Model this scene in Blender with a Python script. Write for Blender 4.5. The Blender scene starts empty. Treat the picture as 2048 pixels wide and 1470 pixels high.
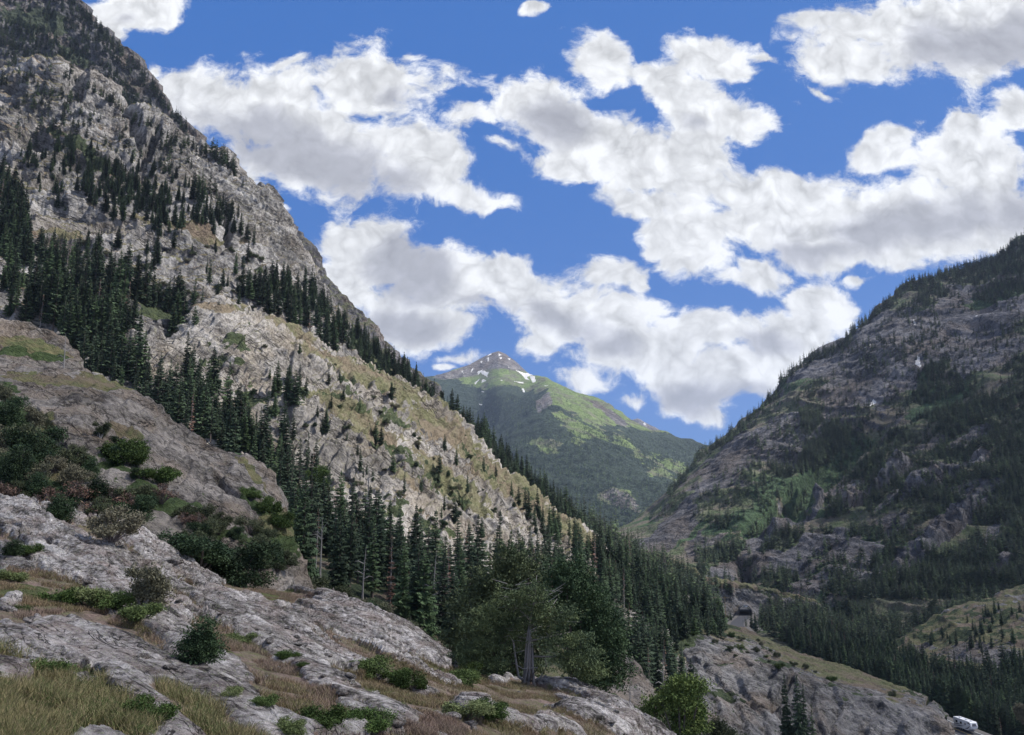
import bpy, math, random
import numpy as np
from mathutils import Vector, Matrix
random.seed(7); RNG = np.random.default_rng(11)
S = bpy.context.scene; COL = S.collection
rad = math.radians
# ------------------------------------------------------------------ camera
F = 1607.0; PITCH = rad(11.1); CP, SP = math.cos(PITCH), math.sin(PITCH)
cd = bpy.data.cameras.new('camera'); cam = bpy.data.objects.new('camera', cd); COL.objects.link(cam)
cd.sensor_width = 36; cd.lens = 36*F/2048; cd.clip_start = .1; cd.clip_end = 60000
cam.location = (0, 0, 0); cam.rotation_euler = (rad(90)+PITCH, 0, 0); S.camera = cam
S.view_settings.view_transform = 'Standard'; S.view_settings.look = 'None'
S.view_settings.exposure = 0.5; S.view_settings.gamma = 1
S.render.engine = 'CYCLES'
S.cycles.max_bounces = 5; S.cycles.diffuse_bounces = 2; S.cycles.transparent_max_bounces = 4; S.cycles.volume_bounces = 0
SUN_EL, SUN_AZ = rad(50), rad(84)          # azimuth clockwise from +y (the view direction): the sun stands to the right
SUN = Vector((math.sin(SUN_AZ)*math.cos(SUN_EL), math.cos(SUN_AZ)*math.cos(SUN_EL), math.sin(SUN_EL)))

def ray(px, py):
    xc = (np.asarray(px, float)-1024)/F; yc = (735-np.asarray(py, float))/F
    y = CP-yc*SP
    return xc/y, (SP+yc*CP)/y              # x/y and z/y
def P3(px, py, D):
    a, b = ray(px, py); return np.stack([a*D, D+0*a, b*D], -1)
def proj(P):
    x, y, z = P[..., 0], P[..., 1], P[..., 2]
    d = y*CP+z*SP; return 1024+F*x/d, 735-F*(-y*SP+z*CP)/d

# ------------------------------------------------------------------ node helpers
class NT:
    def __init__(s, tree): s.t = tree; s.n = tree.nodes; s.l = tree.links
    def new(s, typ, **kw):
        n = s.n.new(typ)
        for k, v in kw.items(): setattr(n, k, v)
        return n
    def set(s, sock, v):
        if isinstance(v, bpy.types.NodeSocket): s.l.new(v, sock)
        elif v is not None: sock.default_value = v
    def math(s, op, a, b=None, c=None, clamp=False):
        n = s.new('ShaderNodeMath', operation=op, use_clamp=clamp)
        s.set(n.inputs[0], a); s.set(n.inputs[1], b); s.set(n.inputs[2], c); return n.outputs[0]
    def vmath(s, op, a, b=None, sc=None):
        n = s.new('ShaderNodeVectorMath', operation=op); s.set(n.inputs[0], a); s.set(n.inputs[1], b)
        if sc is not None: s.set(n.inputs['Scale'], sc)
        return n.outputs['Value'] if op in ('LENGTH', 'DOT_PRODUCT') else n.outputs[0]
    def step(s, x, a, b, lo=0., hi=1.):
        n = s.new('ShaderNodeMapRange', interpolation_type='SMOOTHSTEP', clamp=True)
        s.set(n.inputs[0], x); n.inputs[1].default_value = a; n.inputs[2].default_value = b
        n.inputs[3].default_value = lo; n.inputs[4].default_value = hi; return n.outputs[0]
    def mix(s, f, a, b, blend='MIX'):
        n = s.new('ShaderNodeMix', data_type='RGBA', blend_type=blend)
        s.set(n.inputs[0], f); s.set(n.inputs[6], col(a)); s.set(n.inputs[7], col(b)); return n.outputs[2]
    def noise(s, v, scale, detail=4, rough=.5, dist=0., dim='3D'):
        n = s.new('ShaderNodeTexNoise', noise_dimensions=dim); s.set(n.inputs['Vector'], v)
        n.inputs['Scale'].default_value = scale; n.inputs['Detail'].default_value = detail
        n.inputs['Roughness'].default_value = rough; n.inputs['Distortion'].default_value = dist
        return n.outputs['Fac']
    def mapping(s, v, loc=(0, 0, 0), rot=(0, 0, 0), scale=(1, 1, 1), typ='POINT'):
        n = s.new('ShaderNodeMapping', vector_type=typ); s.set(n.inputs[0], v)
        n.inputs[1].default_value = loc; n.inputs[2].default_value = rot; n.inputs[3].default_value = scale
        return n.outputs[0]
def col(c):
    if isinstance(c, (tuple, list)) and len(c) == 3: return (*c, 1)
    return c

# ------------------------------------------------------------------ world: sky with cumulus
W = bpy.data.worlds.new('World'); S.world = W; W.use_nodes = True; W.cycles.sampling_method = 'MANUAL'; W.cycles.sample_map_resolution = 256
w = NT(W.node_tree); w.n.clear()
sky = w.new('ShaderNodeTexSky', sky_type='NISHITA'); sky.sun_disc = False
sky.sun_elevation = SUN_EL; sky.sun_rotation = SUN_AZ; sky.altitude = 2600; sky.air_density = 1.0
sky.dust_density = .3; sky.ozone_density = 2.0
skyc = w.mix(.72, w.vmath('SCALE', sky.outputs[0], sc=.066), (.022, .132, .46))
tc = w.new('ShaderNodeTexCoord').outputs['Generated']
sx = w.new('ShaderNodeSeparateXYZ'); w.l.new(tc, sx.inputs[0])
yy = w.math('MAXIMUM', sx.outputs[1], .12)
U = w.math('DIVIDE', sx.outputs[0], yy); V = w.math('DIVIDE', sx.outputs[2], yy)
cu = w.new('ShaderNodeCombineXYZ'); w.l.new(U, cu.inputs[0]); w.l.new(V, cu.inputs[1]); uv = cu.outputs[0]
def warp(v, scale, amt, detail=4, off=0.):
    n = w.new('ShaderNodeTexNoise', noise_dimensions='3D'); w.l.new(w.mapping(v, loc=(off, off*2, 0)), n.inputs['Vector'])
    n.inputs['Scale'].default_value = scale; n.inputs['Detail'].default_value = detail; n.inputs['Roughness'].default_value = .55
    d = w.vmath('SUBTRACT', n.outputs['Color'], (.5, .5, .5)); d = w.vmath('MULTIPLY', d, (amt, amt, 0))
    return w.vmath('ADD', v, d)
uvw = warp(warp(uv, 4.5, .06, 3), 17, .03, 4, 3.)
CL = [ # centre, radii (photo pixels), tilt, weight
 (250,15,115,50,0),(300,5,70,40,0),(215,60,45,45,0),(345,180,50,55,0),(440,215,170,85,12),(640,290,260,105,18),(760,160,125,85,10),(835,330,110,95,10),(930,395,110,28,8),(560,175,90,50,0),
 (500,352,24,22,0),(562,425,20,16,20),(572,130,50,14,-25),(825,98,30,20,0),(300,135,20,20,0),
 (740,500,115,85,0),(680,570,70,95,20),(830,640,110,65,8),(900,570,140,75,15),(1020,565,110,62,15),(1130,630,130,85,25),(1240,670,90,80,10),(1095,700,55,32,0),(1200,540,75,38,0),(1275,560,20,22,0),
 (1085,225,110,80,0),(950,245,80,32,-5),(1230,285,170,75,18),(1380,200,110,75,15),(1300,345,170,52,12),(1410,105,110,50,8),(1210,115,60,85,-25),(1310,150,80,45,10),(1485,235,75,45,30),(1570,375,170,48,8),(1130,330,90,38,10),(1280,395,110,35,5),(1400,290,90,70,0),
 (1390,480,95,80,20),(1500,545,95,34,12),(1600,445,220,78,-3),(1800,430,240,92,-6),(1960,340,130,120,-25),(2030,230,50,60,0),(1960,470,220,62,-6),(1765,300,55,50,-30),(1930,245,50,14,-15),(1720,560,40,12,0),
 (1850,60,230,95,-14),(1720,125,140,60,-12),(2000,50,170,100,-20),(1640,45,60,16,0),(1530,110,45,12,20),(1640,185,45,14,30),
 (1420,670,110,62,0),(1470,740,130,60,0),(1380,760,130,58,10),(1655,620,65,50,20),(1600,665,120,52,0),(1170,765,70,30,5),(1250,800,50,22,0),(1415,826,45,13,8),(1340,700,90,60,0),
 (1510,765,80,52,0),(1545,700,70,60,0),(1330,465,60,50,10),(1470,560,120,36,10),(1390,520,90,50,20),(1700,500,170,50,0),(1620,600,60,40,-20),(760,130,70,60,0),
 (930,722,65,15,-5),(1065,16,24,10,0),(890,740,30,8,0),(1010,295,60,18,10),(1060,690,30,16,0)]
GR = [(600,300,250,62,20,1.),(780,360,110,60,10,.7),(830,545,95,62,10,1.),(1095,245,95,55,10,.8),(1970,80,190,62,-14,.9),(1840,120,120,40,-14,.4),(1850,455,280,62,-7,.8),(1450,795,150,34,0,.8),(1640,500,150,36,-3,.7),
 (1130,650,110,45,20,.7),(800,660,110,38,8,.8),(1530,690,90,42,0,.6),(2020,430,120,80,0,.6),(980,610,120,40,10,.5),(1400,240,70,40,10,.35),(780,190,60,50,0,.45),(1240,700,80,40,0,.6),(400,230,90,50,10,.4),(1370,520,60,35,0,.3),(250,30,60,30,0,.3)]
def blobs(src, L):
    out = None
    for b in L:
        cx, cy, rx, ry, an = b[:5]; soft = 0
        if len(b) == 5: gk, soft = (2.0, .58) if min(rx, ry) < 33 else (1.32, .27); rx *= gk; ry *= gk
        u0, v0 = ray(cx, cy); u1, _ = ray(cx+1, cy); _, v1 = ray(cx, cy-1)
        v = src
        if out is not None:                # carry the running minimum along so the chain is evaluated in order
            n = w.new('ShaderNodeVectorMath', operation='MULTIPLY_ADD'); w.l.new(out, n.inputs[0]); n.inputs[1].default_value = (0, 0, 1); w.l.new(src, n.inputs[2]); v = n.outputs[0]
        m = w.mapping(v, loc=(u0, v0, 0), rot=(0, 0, -rad(an)), scale=(rx*(u1-u0), ry*(v1-v0), 1e7), typ='TEXTURE')
        d = w.vmath('LENGTH', m)
        d = w.math('ADD', d, 1.2*(1-b[5]) if len(b) > 5 else soft)
        out = d if out is None else w.math('SMOOTH_MIN', out, d, .25)
    return w.math('SUBTRACT', 1.0, out)
M = blobs(uvw, CL)
fb = w.noise(w.mapping(uvw, scale=(1, 1.25, 1)), 9.0, 12, .66)
fa = w.noise(w.mapping(uvw, scale=(1, 1.25, 1)), 9.0, 5, .55); fb2 = w.noise(w.mapping(uvw, loc=(-.009, -.018, 0), scale=(1, 1.25, 1)), 9.0, 5, .55)
M = w.math('MINIMUM', M, .50)
D1 = w.math('ADD', M, w.math('MULTIPLY', w.math('SUBTRACT', fb, .5), 2.3))
alpha = w.step(D1, -.14, .22)
G = blobs(uvw, GR)
Gn = w.math('ADD', G, w.math('MULTIPLY', w.math('SUBTRACT', w.noise(uvw, 10.0, 9, .58), .5), 2.2))
grey = w.step(Gn, -.40, .45, 0, 1)
billow = w.math('MULTIPLY', w.math('SUBTRACT', fa, fb2), 1.9)
def puffs(sc, d): return w.math('ABSOLUTE', w.math('MULTIPLY', w.math('SUBTRACT', w.noise(uvw, sc, d, .5, .25), .5), 2.))
bigb = w.math('ADD', w.math('MULTIPLY', w.math('SUBTRACT', puffs(13., 2), .2), .75), w.math('MULTIPLY', w.math('SUBTRACT', puffs(31., 4), .2), .55))
lum = w.math('ADD', w.math('ADD', .88, w.math('MULTIPLY', billow, .45)), w.math('MULTIPLY', bigb, w.math('SUBTRACT', 1., w.math('MULTIPLY', grey, .6))))
rim = w.step(D1, .02, .45, .10, 0); lum = w.math('MINIMUM', w.math('MAXIMUM', w.math('ADD', lum, rim), .58), 1.0)
lum = w.math('MULTIPLY', lum, .76)
lum = w.math('MULTIPLY', lum, w.math('SUBTRACT', 1.0, w.math('MULTIPLY', grey, .40)))
cc = w.mix(grey, (.96, .975, 1.0), (.88, .90, 1.0))
cc = w.vmath('SCALE', cc, sc=lum)
# sky off to the sides and behind: ordinary scattered cumulus
uz = w.math('MAXIMUM', sx.outputs[2], .08)
cb = w.new('ShaderNodeCombineXYZ'); w.l.new(w.math('DIVIDE', sx.outputs[0], uz), cb.inputs[0]); w.l.new(w.math('DIVIDE', sx.outputs[1], uz), cb.inputs[1])
ab = w.step(w.noise(cb.outputs[0], .9, 6, .6), .46, .58)
front = w.step(sx.outputs[1], .40, .62)
alpha = w.math('ADD', w.math('MULTIPLY', alpha, front), w.math('MULTIPLY', ab, w.math('SUBTRACT', 1., front)))
fin = w.mix(alpha, skyc, cc)
bg = w.new('ShaderNodeBackground'); w.l.new(fin, bg.inputs[0]); bg.inputs[1].default_value = 1.0
wo = w.new('ShaderNodeOutputWorld'); w.l.new(bg.outputs[0], wo.inputs[0])
# ------------------------------------------------------------------ sun
sd = bpy.data.lights.new('sun', 'SUN'); sd.energy = 5.0; sd.angle = rad(.53); sd.color = (1, .955, .89)
so = bpy.data.objects.new('sun', sd); COL.objects.link(so); so.rotation_euler = SUN.to_track_quat('Z', 'Y').to_euler()

# ------------------------------------------------------------------ numpy noise
def _h(ix, iy, iz):
    h = (ix.astype(np.uint32)*np.uint32(374761393) + iy.astype(np.uint32)*np.uint32(668265263) + iz.astype(np.uint32)*np.uint32(2147483647-58))
    h = (h ^ (h >> np.uint32(13)))*np.uint32(1274126177); h = h ^ (h >> np.uint32(16))
    return (h & np.uint32(65535)).astype(np.float32)/32767.5-1
def vn(p):
    p = np.asarray(p, np.float32); i = np.floor(p); f = p-i; i = i.astype(np.int64); f = f*f*f*(f*(f*6-15)+10)
    x, y, z = i[..., 0], i[..., 1], i[..., 2]; fx, fy, fz = f[..., 0], f[..., 1], f[..., 2]
    def L(a, b, t): return a+(b-a)*t
    c = [[[_h(x+a, y+b, z+g) for g in (0, 1)] for b in (0, 1)] for a in (0, 1)]
    return L(L(L(c[0][0][0], c[1][0][0], fx), L(c[0][1][0], c[1][1][0], fx), fy), L(L(c[0][0][1], c[1][0][1], fx), L(c[0][1][1], c[1][1][1], fx), fy), fz)
def fbm(p, o=5, g=.5, lac=2.03):
    s = 0; a = 1; t = 0
    for k in range(o): s = s+a*vn(p+17.3*k); t += a; a *= g; p = p*lac
    return s/t
def ridged(p, o=4, g=.5):
    s = 0; a = 1; t = 0
    for k in range(o): s = s+a*(1-2*np.abs(vn(p+31.7*k))); t += a; a *= g; p = p*2.07
    return s/t
def sstep(x, a, b): t = np.clip((x-a)/(b-a), 0, 1); return t*t*(3-2*t)

# ------------------------------------------------------------------ object helpers
def tag(o, label=None, cat=None, group=None, kind=None):
    if label: o['label'] = label
    if cat: o['category'] = cat
    if group: o['group'] = group
    if kind: o['kind'] = kind
    return o
def mesh_np(name, V, Fc, mat=None, smooth=True):
    me = bpy.data.meshes.new(name); V = np.asarray(V, np.float32); Fc = np.asarray(Fc, np.int32)
    me.vertices.add(len(V)); me.vertices.foreach_set('co', V.ravel())
    k = Fc.shape[1]; me.loops.add(Fc.size); me.loops.foreach_set('vertex_index', Fc.ravel())
    me.polygons.add(len(Fc)); me.polygons.foreach_set('loop_start', np.arange(len(Fc), dtype=np.int32)*k)
    me.polygons.foreach_set('use_smooth', np.full(len(Fc), smooth)); me.update(calc_edges=True)
    if mat: me.materials.append(mat)
    return me
def link(name, me, parent=None, loc=(0, 0, 0)):
    o = bpy.data.objects.new(name, me); COL.objects.link(o); o.location = loc
    if parent: o.parent = parent
    return o
def empty(name, loc, rz=0):
    o = bpy.data.objects.new(name, None); COL.objects.link(o); o.location = loc; o.rotation_euler = (0, 0, rz)
    o.empty_display_size = .3; return o
class MB:
    """plain mesh builder: boxes, tubes, polygons, soups"""
    def __init__(s): s.v = []; s.f = []
    def add(s, v, f):
        b = len(s.v); s.v += [tuple(map(float, x)) for x in v]; s.f += [tuple(i+b for i in q) for q in f]
    def box(s, c, d, rz=0, taper=1.):
        x, y, z = (t/2 for t in d); R = Matrix.Rotation(rz, 3, 'Z'); v = []
        for sz in (-1, 1):
            k = taper if sz > 0 else 1
            for sx_, sy in ((-1, -1), (1, -1), (1, 1), (-1, 1)): v.append(Vector(c)+R@Vector((sx_*x*k, sy*y*k, sz*z)))
        s.add(v, [(3, 2, 1, 0), (4, 5, 6, 7), (0, 1, 5, 4), (1, 2, 6, 5), (2, 3, 7, 6), (3, 0, 4, 7)])
    def tube(s, pts, rs, n=6, cap=True):
        pts = [Vector(p) for p in pts]; v = []; f = []
        for i, p in enumerate(pts):
            d = (pts[min(i+1, len(pts)-1)]-pts[max(i-1, 0)]).normalized()
            a = d.cross(Vector((0, 0, 1)) if abs(d.z) < .9 else Vector((1, 0, 0))).normalized(); b = d.cross(a)
            for k in range(n):
                t = 2*math.pi*k/n; v.append(p+(a*math.cos(t)+b*math.sin(t))*rs[i])
        for i in range(len(pts)-1):
            for k in range(n): f.append((i*n+k, i*n+(k+1) % n, (i+1)*n+(k+1) % n, (i+1)*n+k))
        if cap: f.append(tuple(range(n))[::-1]); f.append(tuple((len(pts)-1)*n+k for k in range(n)))
        s.add(v, f)
    def build(s, name, mat, parent=None, smooth=False, loc=(0, 0, 0)):
        me = bpy.data.meshes.new(name); me.from_pydata(s.v, [], s.f); me.materials.append(mat)
        if smooth: me.polygons.foreach_set('use_smooth', [True]*len(me.polygons))
        me.update(); return link(name, me, parent, loc)

# ------------------------------------------------------------------ materials
def new_mat(name):
    m = bpy.data.materials.new(name); m.use_nodes = True; t = NT(m.node_tree); t.n.clear()
    o = t.new('ShaderNodeOutputMaterial'); b = t.new('ShaderNodeBsdfPrincipled'); t.l.new(b.outputs[0], o.inputs[0])
    b.inputs['Roughness'].default_value = .9; b.inputs['Specular IOR Level'].default_value = .15
    return m, t, b
def plain(name, c, rough=.7, var=.15, scale=3., metal=0, spec=.3):
    m, t, b = new_mat(name); tcn = t.new('ShaderNodeTexCoord').outputs['Object']
    n = t.noise(tcn, scale, 5, .6)
    t.set(b.inputs['Base Color'], t.mix(n, tuple(x*(1-var) for x in c), tuple(min(1, x*(1+var)) for x in c)))
    b.inputs['Roughness'].default_value = rough; b.inputs['Metallic'].default_value = metal; b.inputs['Specular IOR Level'].default_value = spec
    return m
def terrain_mat(name, rock, grass, green, s=1., crack_rot=(0, 0, 0), crack_sc=(1, 1, 5), lichen=(.30, .31, .20), lich=.0, bump=1., crackd=.75, warm=(.20, .15, .11), warmf=.5, tone=.3):
    """s = size in metres of the main rock detail; attribute 'mask': R bare rock, G shrubs and turf, B snow"""
    m, t, b = new_mat(name); tcn = t.new('ShaderNodeTexCoord').outputs['Object']
    v = t.mapping(tcn, scale=(1/s,)*3)
    at = t.new('ShaderNodeAttribute', attribute_name='mask'); sp = t.new('ShaderNodeSeparateColor'); t.l.new(at.outputs['Color'], sp.inputs[0])
    n1 = t.noise(v, 1.6, 12, .68); n0 = t.noise(v, .22, 5, .6); va = t.mapping(v, rot=crack_rot, scale=crack_sc, typ='TEXTURE')
    ns = t.noise(va, .55, 8, .62, .6)
    k = t.math('ADD', t.math('MULTIPLY', n1, .55), t.math('MULTIPLY', ns, .55))
    r = t.new('ShaderNodeValToRGB'); cr = r.color_ramp; cr.elements[0].position = .455; cr.elements[1].position = .645
    cr.elements[0].color = col(rock[0]); cr.elements[1].color = col(rock[2]); e = cr.elements.new(.54); e.color = col(rock[1])
    t.l.new(k, r.inputs[0])
    rc = t.mix(t.math('MULTIPLY', t.step(n0, .46, .64), warmf), r.outputs[0], warm)
    rc = t.mix(1.0, rc, t.mix(t.step(t.noise(v, .10, 6, .62, .5), .36, .62), (1-tone,)*3, (1.12, 1.12, 1.12)), 'MULTIPLY')
    if lich: rc = t.mix(t.math('MULTIPLY', t.step(t.noise(v, 5.0, 5, .7), .56, .62), lich), rc, lichen)
    def crk(vec, sc, wd, d):
        n = t.noise(vec, sc, 5, .55, .5); a = t.math('ABSOLUTE', t.math('SUBTRACT', n, .5)); return t.step(a, 0, wd, d, 0)
    c1 = crk(va, .8, .016, 1); c2 = crk(t.mapping(v, loc=(5, 3, 1), rot=(.6, .4, 1.1), scale=(1, 3, 1.4)), 1.3, .013, .8)
    ck = t.math('MAXIMUM', c1, c2); ck = t.math('MULTIPLY', ck, t.step(n0, .36, .52))
    rc = t.mix(t.math('MULTIPLY', ck, crackd), rc, tuple(x*.28 for x in rock[0]))
    g0 = t.noise(v, .9, 7, .65); g1 = t.noise(v, .3, 4, .6)
    gc = t.mix(t.step(g0, .4, .6), grass[0], grass[1]); gc = t.mix(t.step(g1, .45, .62), gc, grass[2])
    edge = t.math('MULTIPLY', t.math('SUBTRACT', t.noise(v, 1.5, 10, .75), .5), 2.2)
    fr = t.step(t.math('ADD', sp.outputs[0], edge), .42, .58)
    c = t.mix(fr, gc, rc)
    gg = t.mix(t.step(t.noise(v, 1.9, 6, .7), .42, .62), green[0], green[1])
    c = t.mix(t.step(t.math('ADD', sp.outputs[1], edge), .42, .62), c, gg)
    c = t.mix(t.step(t.math('ADD', sp.outputs[2], t.math('MULTIPLY', edge, .12)), .46, .54), c, (.80, .78, .76))
    t.set(b.inputs['Base Color'], c)
    hgt = t.math('SUBTRACT', t.math('ADD', t.math('MULTIPLY', n1, .9), t.math('MULTIPLY', ns, .7)), t.math('MULTIPLY', ck, .35))
    bp = t.new('ShaderNodeBump'); bp.inputs['Strength'].default_value = 1.; bp.inputs['Distance'].default_value = .45*s*bump
    t.l.new(hgt, bp.inputs['Height']); t.l.new(bp.outputs[0], b.inputs['Normal'])
    return m
def leaf_mat(name, a, b_, c_=None, scale=.6, trans=.12):
    """a/b mixed by clump noise, whole plant varied by its own random value"""
    m, t, b = new_mat(name); oi = t.new('ShaderNodeObjectInfo').outputs['Random']
    tcn = t.new('ShaderNodeTexCoord').outputs['Object']; n = t.noise(tcn, scale, 4, .7)
    c = t.mix(t.step(n, .38, .62), a, b_)
    if c_: c = t.mix(t.step(oi, .55, 1.), c, c_)
    hv = t.new('ShaderNodeHueSaturation'); t.l.new(c, hv.inputs['Color']); t.l.new(t.math('ADD', .65, t.math('MULTIPLY', oi, .85)), hv.inputs['Value'])
    t.l.new(hv.outputs[0], b.inputs['Base Color']); b.inputs['Roughness'].default_value = .75
    return m
M_GRAN = terrain_mat('granite_face', [(.085, .08, .082), (.275, .265, .262), (.49, .47, .455)], [(.20, .175, .11), (.15, .145, .08), (.20, .155, .115)], [(.05, .065, .035), (.085, .105, .05)], s=8, crack_rot=(.1, .42, 0), crack_sc=(3.2, 3.2, .7), lichen=(.30, .29, .19), lich=.5, bump=1.5, warm=(.24, .20, .16), warmf=.45, tone=.45)
M_SHOU = terrain_mat('slab_granite', [(.10, .09, .085), (.29, .27, .25), (.47, .44, .41)], [(.20, .185, .115), (.16, .16, .085), (.21, .17, .12)], [(.05, .065, .035), (.085, .105, .05)], s=6, crack_rot=(.1, .62, 0), crack_sc=(4, 3, .8), lichen=(.30, .29, .19), lich=.5, bump=1.1, warm=(.29, .245, .19), warmf=.6, tone=.35)
M_DARK = terrain_mat('shade_toned_crag', [(.05, .05, .055), (.12, .12, .13), (.20, .19, .20)], [(.12, .12, .08), (.09, .10, .06), (.11, .10, .08)], [(.04, .05, .035), (.06, .075, .045)], s=8, bump=1.3, crack_rot=(.1, .3, 0), crack_sc=(1.5, 1.5, 1.5))  # darker granite copy: shade on crag and cliff is put into its colours
M_DOME = terrain_mat('weathered_dome', [(.06, .052, .048), (.20, .18, .165), (.36, .325, .295)], [(.18, .165, .085), (.12, .135, .06), (.18, .145, .10)], [(.045, .07, .025), (.08, .11, .045)], s=1.5, crack_rot=(.25, .5, 0), crack_sc=(5, 3, .7), lichen=(.27, .26, .17), lich=.5, bump=1.6, warm=(.24, .185, .14), warmf=.6)
M_FORE = terrain_mat('foreground_rock', [(.065, .058, .055), (.32, .29, .28), (.67, .63, .605)], [(.235, .18, .14), (.20, .19, .105), (.29, .215, .18)], [(.10, .12, .045), (.15, .16, .07)], s=.34, crack_rot=(0, 0, -.72), crack_sc=(7, 1, 1), lichen=(.31, .34, .21), lich=.7, bump=1.7, warm=(.31, .235, .205), warmf=.5, crackd=.9)
M_KNOL = terrain_mat('knoll_rock', [(.05, .05, .055), (.15, .145, .148), (.27, .26, .26)], [(.16, .15, .085), (.12, .13, .065), (.17, .135, .105)], [(.04, .055, .03), (.07, .09, .045)], s=3.4, crack_rot=(.1, .4, 0), crack_sc=(2.6, 2, .8), lichen=(.22, .24, .17), lich=.5, bump=1.6)
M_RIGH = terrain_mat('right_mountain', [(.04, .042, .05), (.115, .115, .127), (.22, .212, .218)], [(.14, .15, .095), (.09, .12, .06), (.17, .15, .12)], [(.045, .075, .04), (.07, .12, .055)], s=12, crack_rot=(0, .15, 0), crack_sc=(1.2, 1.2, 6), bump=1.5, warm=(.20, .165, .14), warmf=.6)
M_PEAK = terrain_mat('far_peak', [(.08, .075, .08), (.17, .155, .155), (.27, .25, .23)], [(.15, .21, .06), (.20, .26, .09), (.16, .16, .10)], [(.03, .045, .03), (.045, .065, .036)], s=30, bump=1.5, crack_sc=(1, 1, 1), crackd=.3)
M_SOIL = plain('forest_soil', (.075, .07, .045), .95, .35, .15)

# ------------------------------------------------------------------ landforms
def xs(line, px):
    a = np.array([(p[0], p[1], p[2]) for p in line], float)
    py = np.interp(px, a[:, 0], a[:, 1]); D = np.exp(np.interp(px, a[:, 0], np.log(a[:, 2])))
    return py, D
LF = {}
class Land: pass
def landform(name, lines, px0, px1, step, vstep, mat, disp=None, paint=None, back=(100, 60), nb=14, cut=None, smooth_ridge=0):
    nu = int((px1-px0)/step)+1; px = np.linspace(px0, px1, nu)
    K = [xs(l, px) for l in lines]
    PY = np.array([k[0] for k in K]); LD = np.log(np.array([k[1] for k in K]))
    if smooth_ridge:
        ker = np.hanning(2*smooth_ridge+3); ker /= ker.sum()
        for i in range(len(K)):
            for A in (PY, LD):
                if i == len(K)-1 and A is PY: continue
                A[i] = np.convolve(np.pad(A[i], smooth_ridge+1, 'edge'), ker, 'valid')
    seg = np.maximum(2, (np.abs(np.diff(PY, axis=0)).max(1)/vstep).astype(int)+1)
    T = np.concatenate([[0]]+[i+(np.arange(n)+1)/n for i, n in enumerate(seg)])
    def cr(A):
        out = []
        n = len(A)
        for t in T:
            i = min(int(t), n-2); f = t-i
            p0 = A[max(i-1, 0)] if i > 0 else 2*A[0]-A[1]; p1, p2 = A[i], A[i+1]; p3 = A[i+2] if i+2 < n else 2*A[n-1]-A[n-2]
            c = .5*((2*p1)+(-p0+p2)*f+(2*p0-5*p1+4*p2-p3)*f*f+(-p0+3*p1-3*p2+p3)*f**3)
            lin = p1+(p2-p1)*f; out.append(.6*c+.4*lin)
        return np.array(out)
    py = cr(PY); D = np.exp(cr(LD))
    P = P3(np.broadcast_to(px, py.shape), py, D); nf = len(P)
    # far side of the crest
    r = P[-1]; h = r[:, :2]/np.linalg.norm(r[:, :2], axis=1, keepdims=True); B = []
    for k in range(1, nb+1):
        t = k/nb; q = r.copy(); q[:, :2] += h*back[0]*t; q[:, 2] -= back[1]*t**1.4; B.append(q)
    P = np.concatenate([P, np.array(B)], 0) if nb else P
    du = np.gradient(P, axis=1); dv = np.gradient(P, axis=0); N = np.cross(du, dv); N /= np.linalg.norm(N, axis=2, keepdims=True)+1e-9
    PXg = np.broadcast_to(px, P.shape[:2]); PYg = np.concatenate([py, np.broadcast_to(py[-1], (P.shape[0]-nf, nu))], 0)
    if disp is not None:
        d, R = disp(P, PXg, PYg, N); P = P+N*d[..., None]
    else: R = np.ones(P.shape[:2])
    du = np.gradient(P, axis=1); dv = np.gradient(P, axis=0); N = np.cross(du, dv); N /= np.linalg.norm(N, axis=2, keepdims=True)+1e-9
    C = np.zeros((*P.shape[:2], 4), np.float32); C[..., 3] = 1; C[..., 0] = R
    if paint is not None: paint(C, P, PXg, PYg, N)
    nr, nc = P.shape[:2]; idx = np.arange(nr*nc).reshape(nr, nc)
    Fq = np.stack([idx[:-1, :-1], idx[:-1, 1:], idx[1:, 1:], idx[1:, :-1]], -1).reshape(-1, 4)
    if cut is not None:
        a, b = proj(P); bad = cut(a, b).ravel(); Fq = Fq[~bad[Fq].any(1)]
    me = mesh_np(name, P.reshape(-1, 3), Fq, mat)
    at = me.color_attributes.new('mask', 'FLOAT_COLOR', 'POINT'); at.data.foreach_set('color', C.ravel())
    o = tag(link(name, me), kind='structure')
    L = Land(); L.P = P[:nf]; L.N = N[:nf]; L.px0, L.px1, L.nu = px0, px1, nu; L.o = o; L.C = C[:nf]
    L.py = np.minimum.accumulate(proj(P[:nf])[1], axis=0); return L
def at(L, px, py):
    c = int(round((px-L.px0)/(L.px1-L.px0)*(L.nu-1))); c = min(max(c, 0), L.nu-1)
    r = int(np.searchsorted(-L.py[:, c], -py)); r = min(max(r, 0), len(L.P)-1); return L.P[r, c], L.N[r, c], r, c
def inpoly(x, y, poly):
    x = np.asarray(x); y = np.asarray(y); r = np.zeros(x.shape, bool); n = len(poly)
    for i in range(n):
        x1, y1 = poly[i]; x2, y2 = poly[(i+1) % n]
        if y1 == y2: continue
        k = ((y1 > y) != (y2 > y)) & (x < (x2-x1)*(y-y1)/(y2-y1)+x1); r ^= k
    return r
def ell(px, py, L):
    """soft ellipses in the photograph's frame; >0 inside"""
    m = np.full(px.shape, -9.)
    for cx, cy, rx, ry, an in L:
        c, s_ = math.cos(rad(an)), math.sin(rad(an)); dx, dy = px-cx, py-cy
        m = np.maximum(m, 1-np.hypot((dx*c+dy*s_)/rx, (-dx*s_+dy*c)/ry))
    return m
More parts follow.
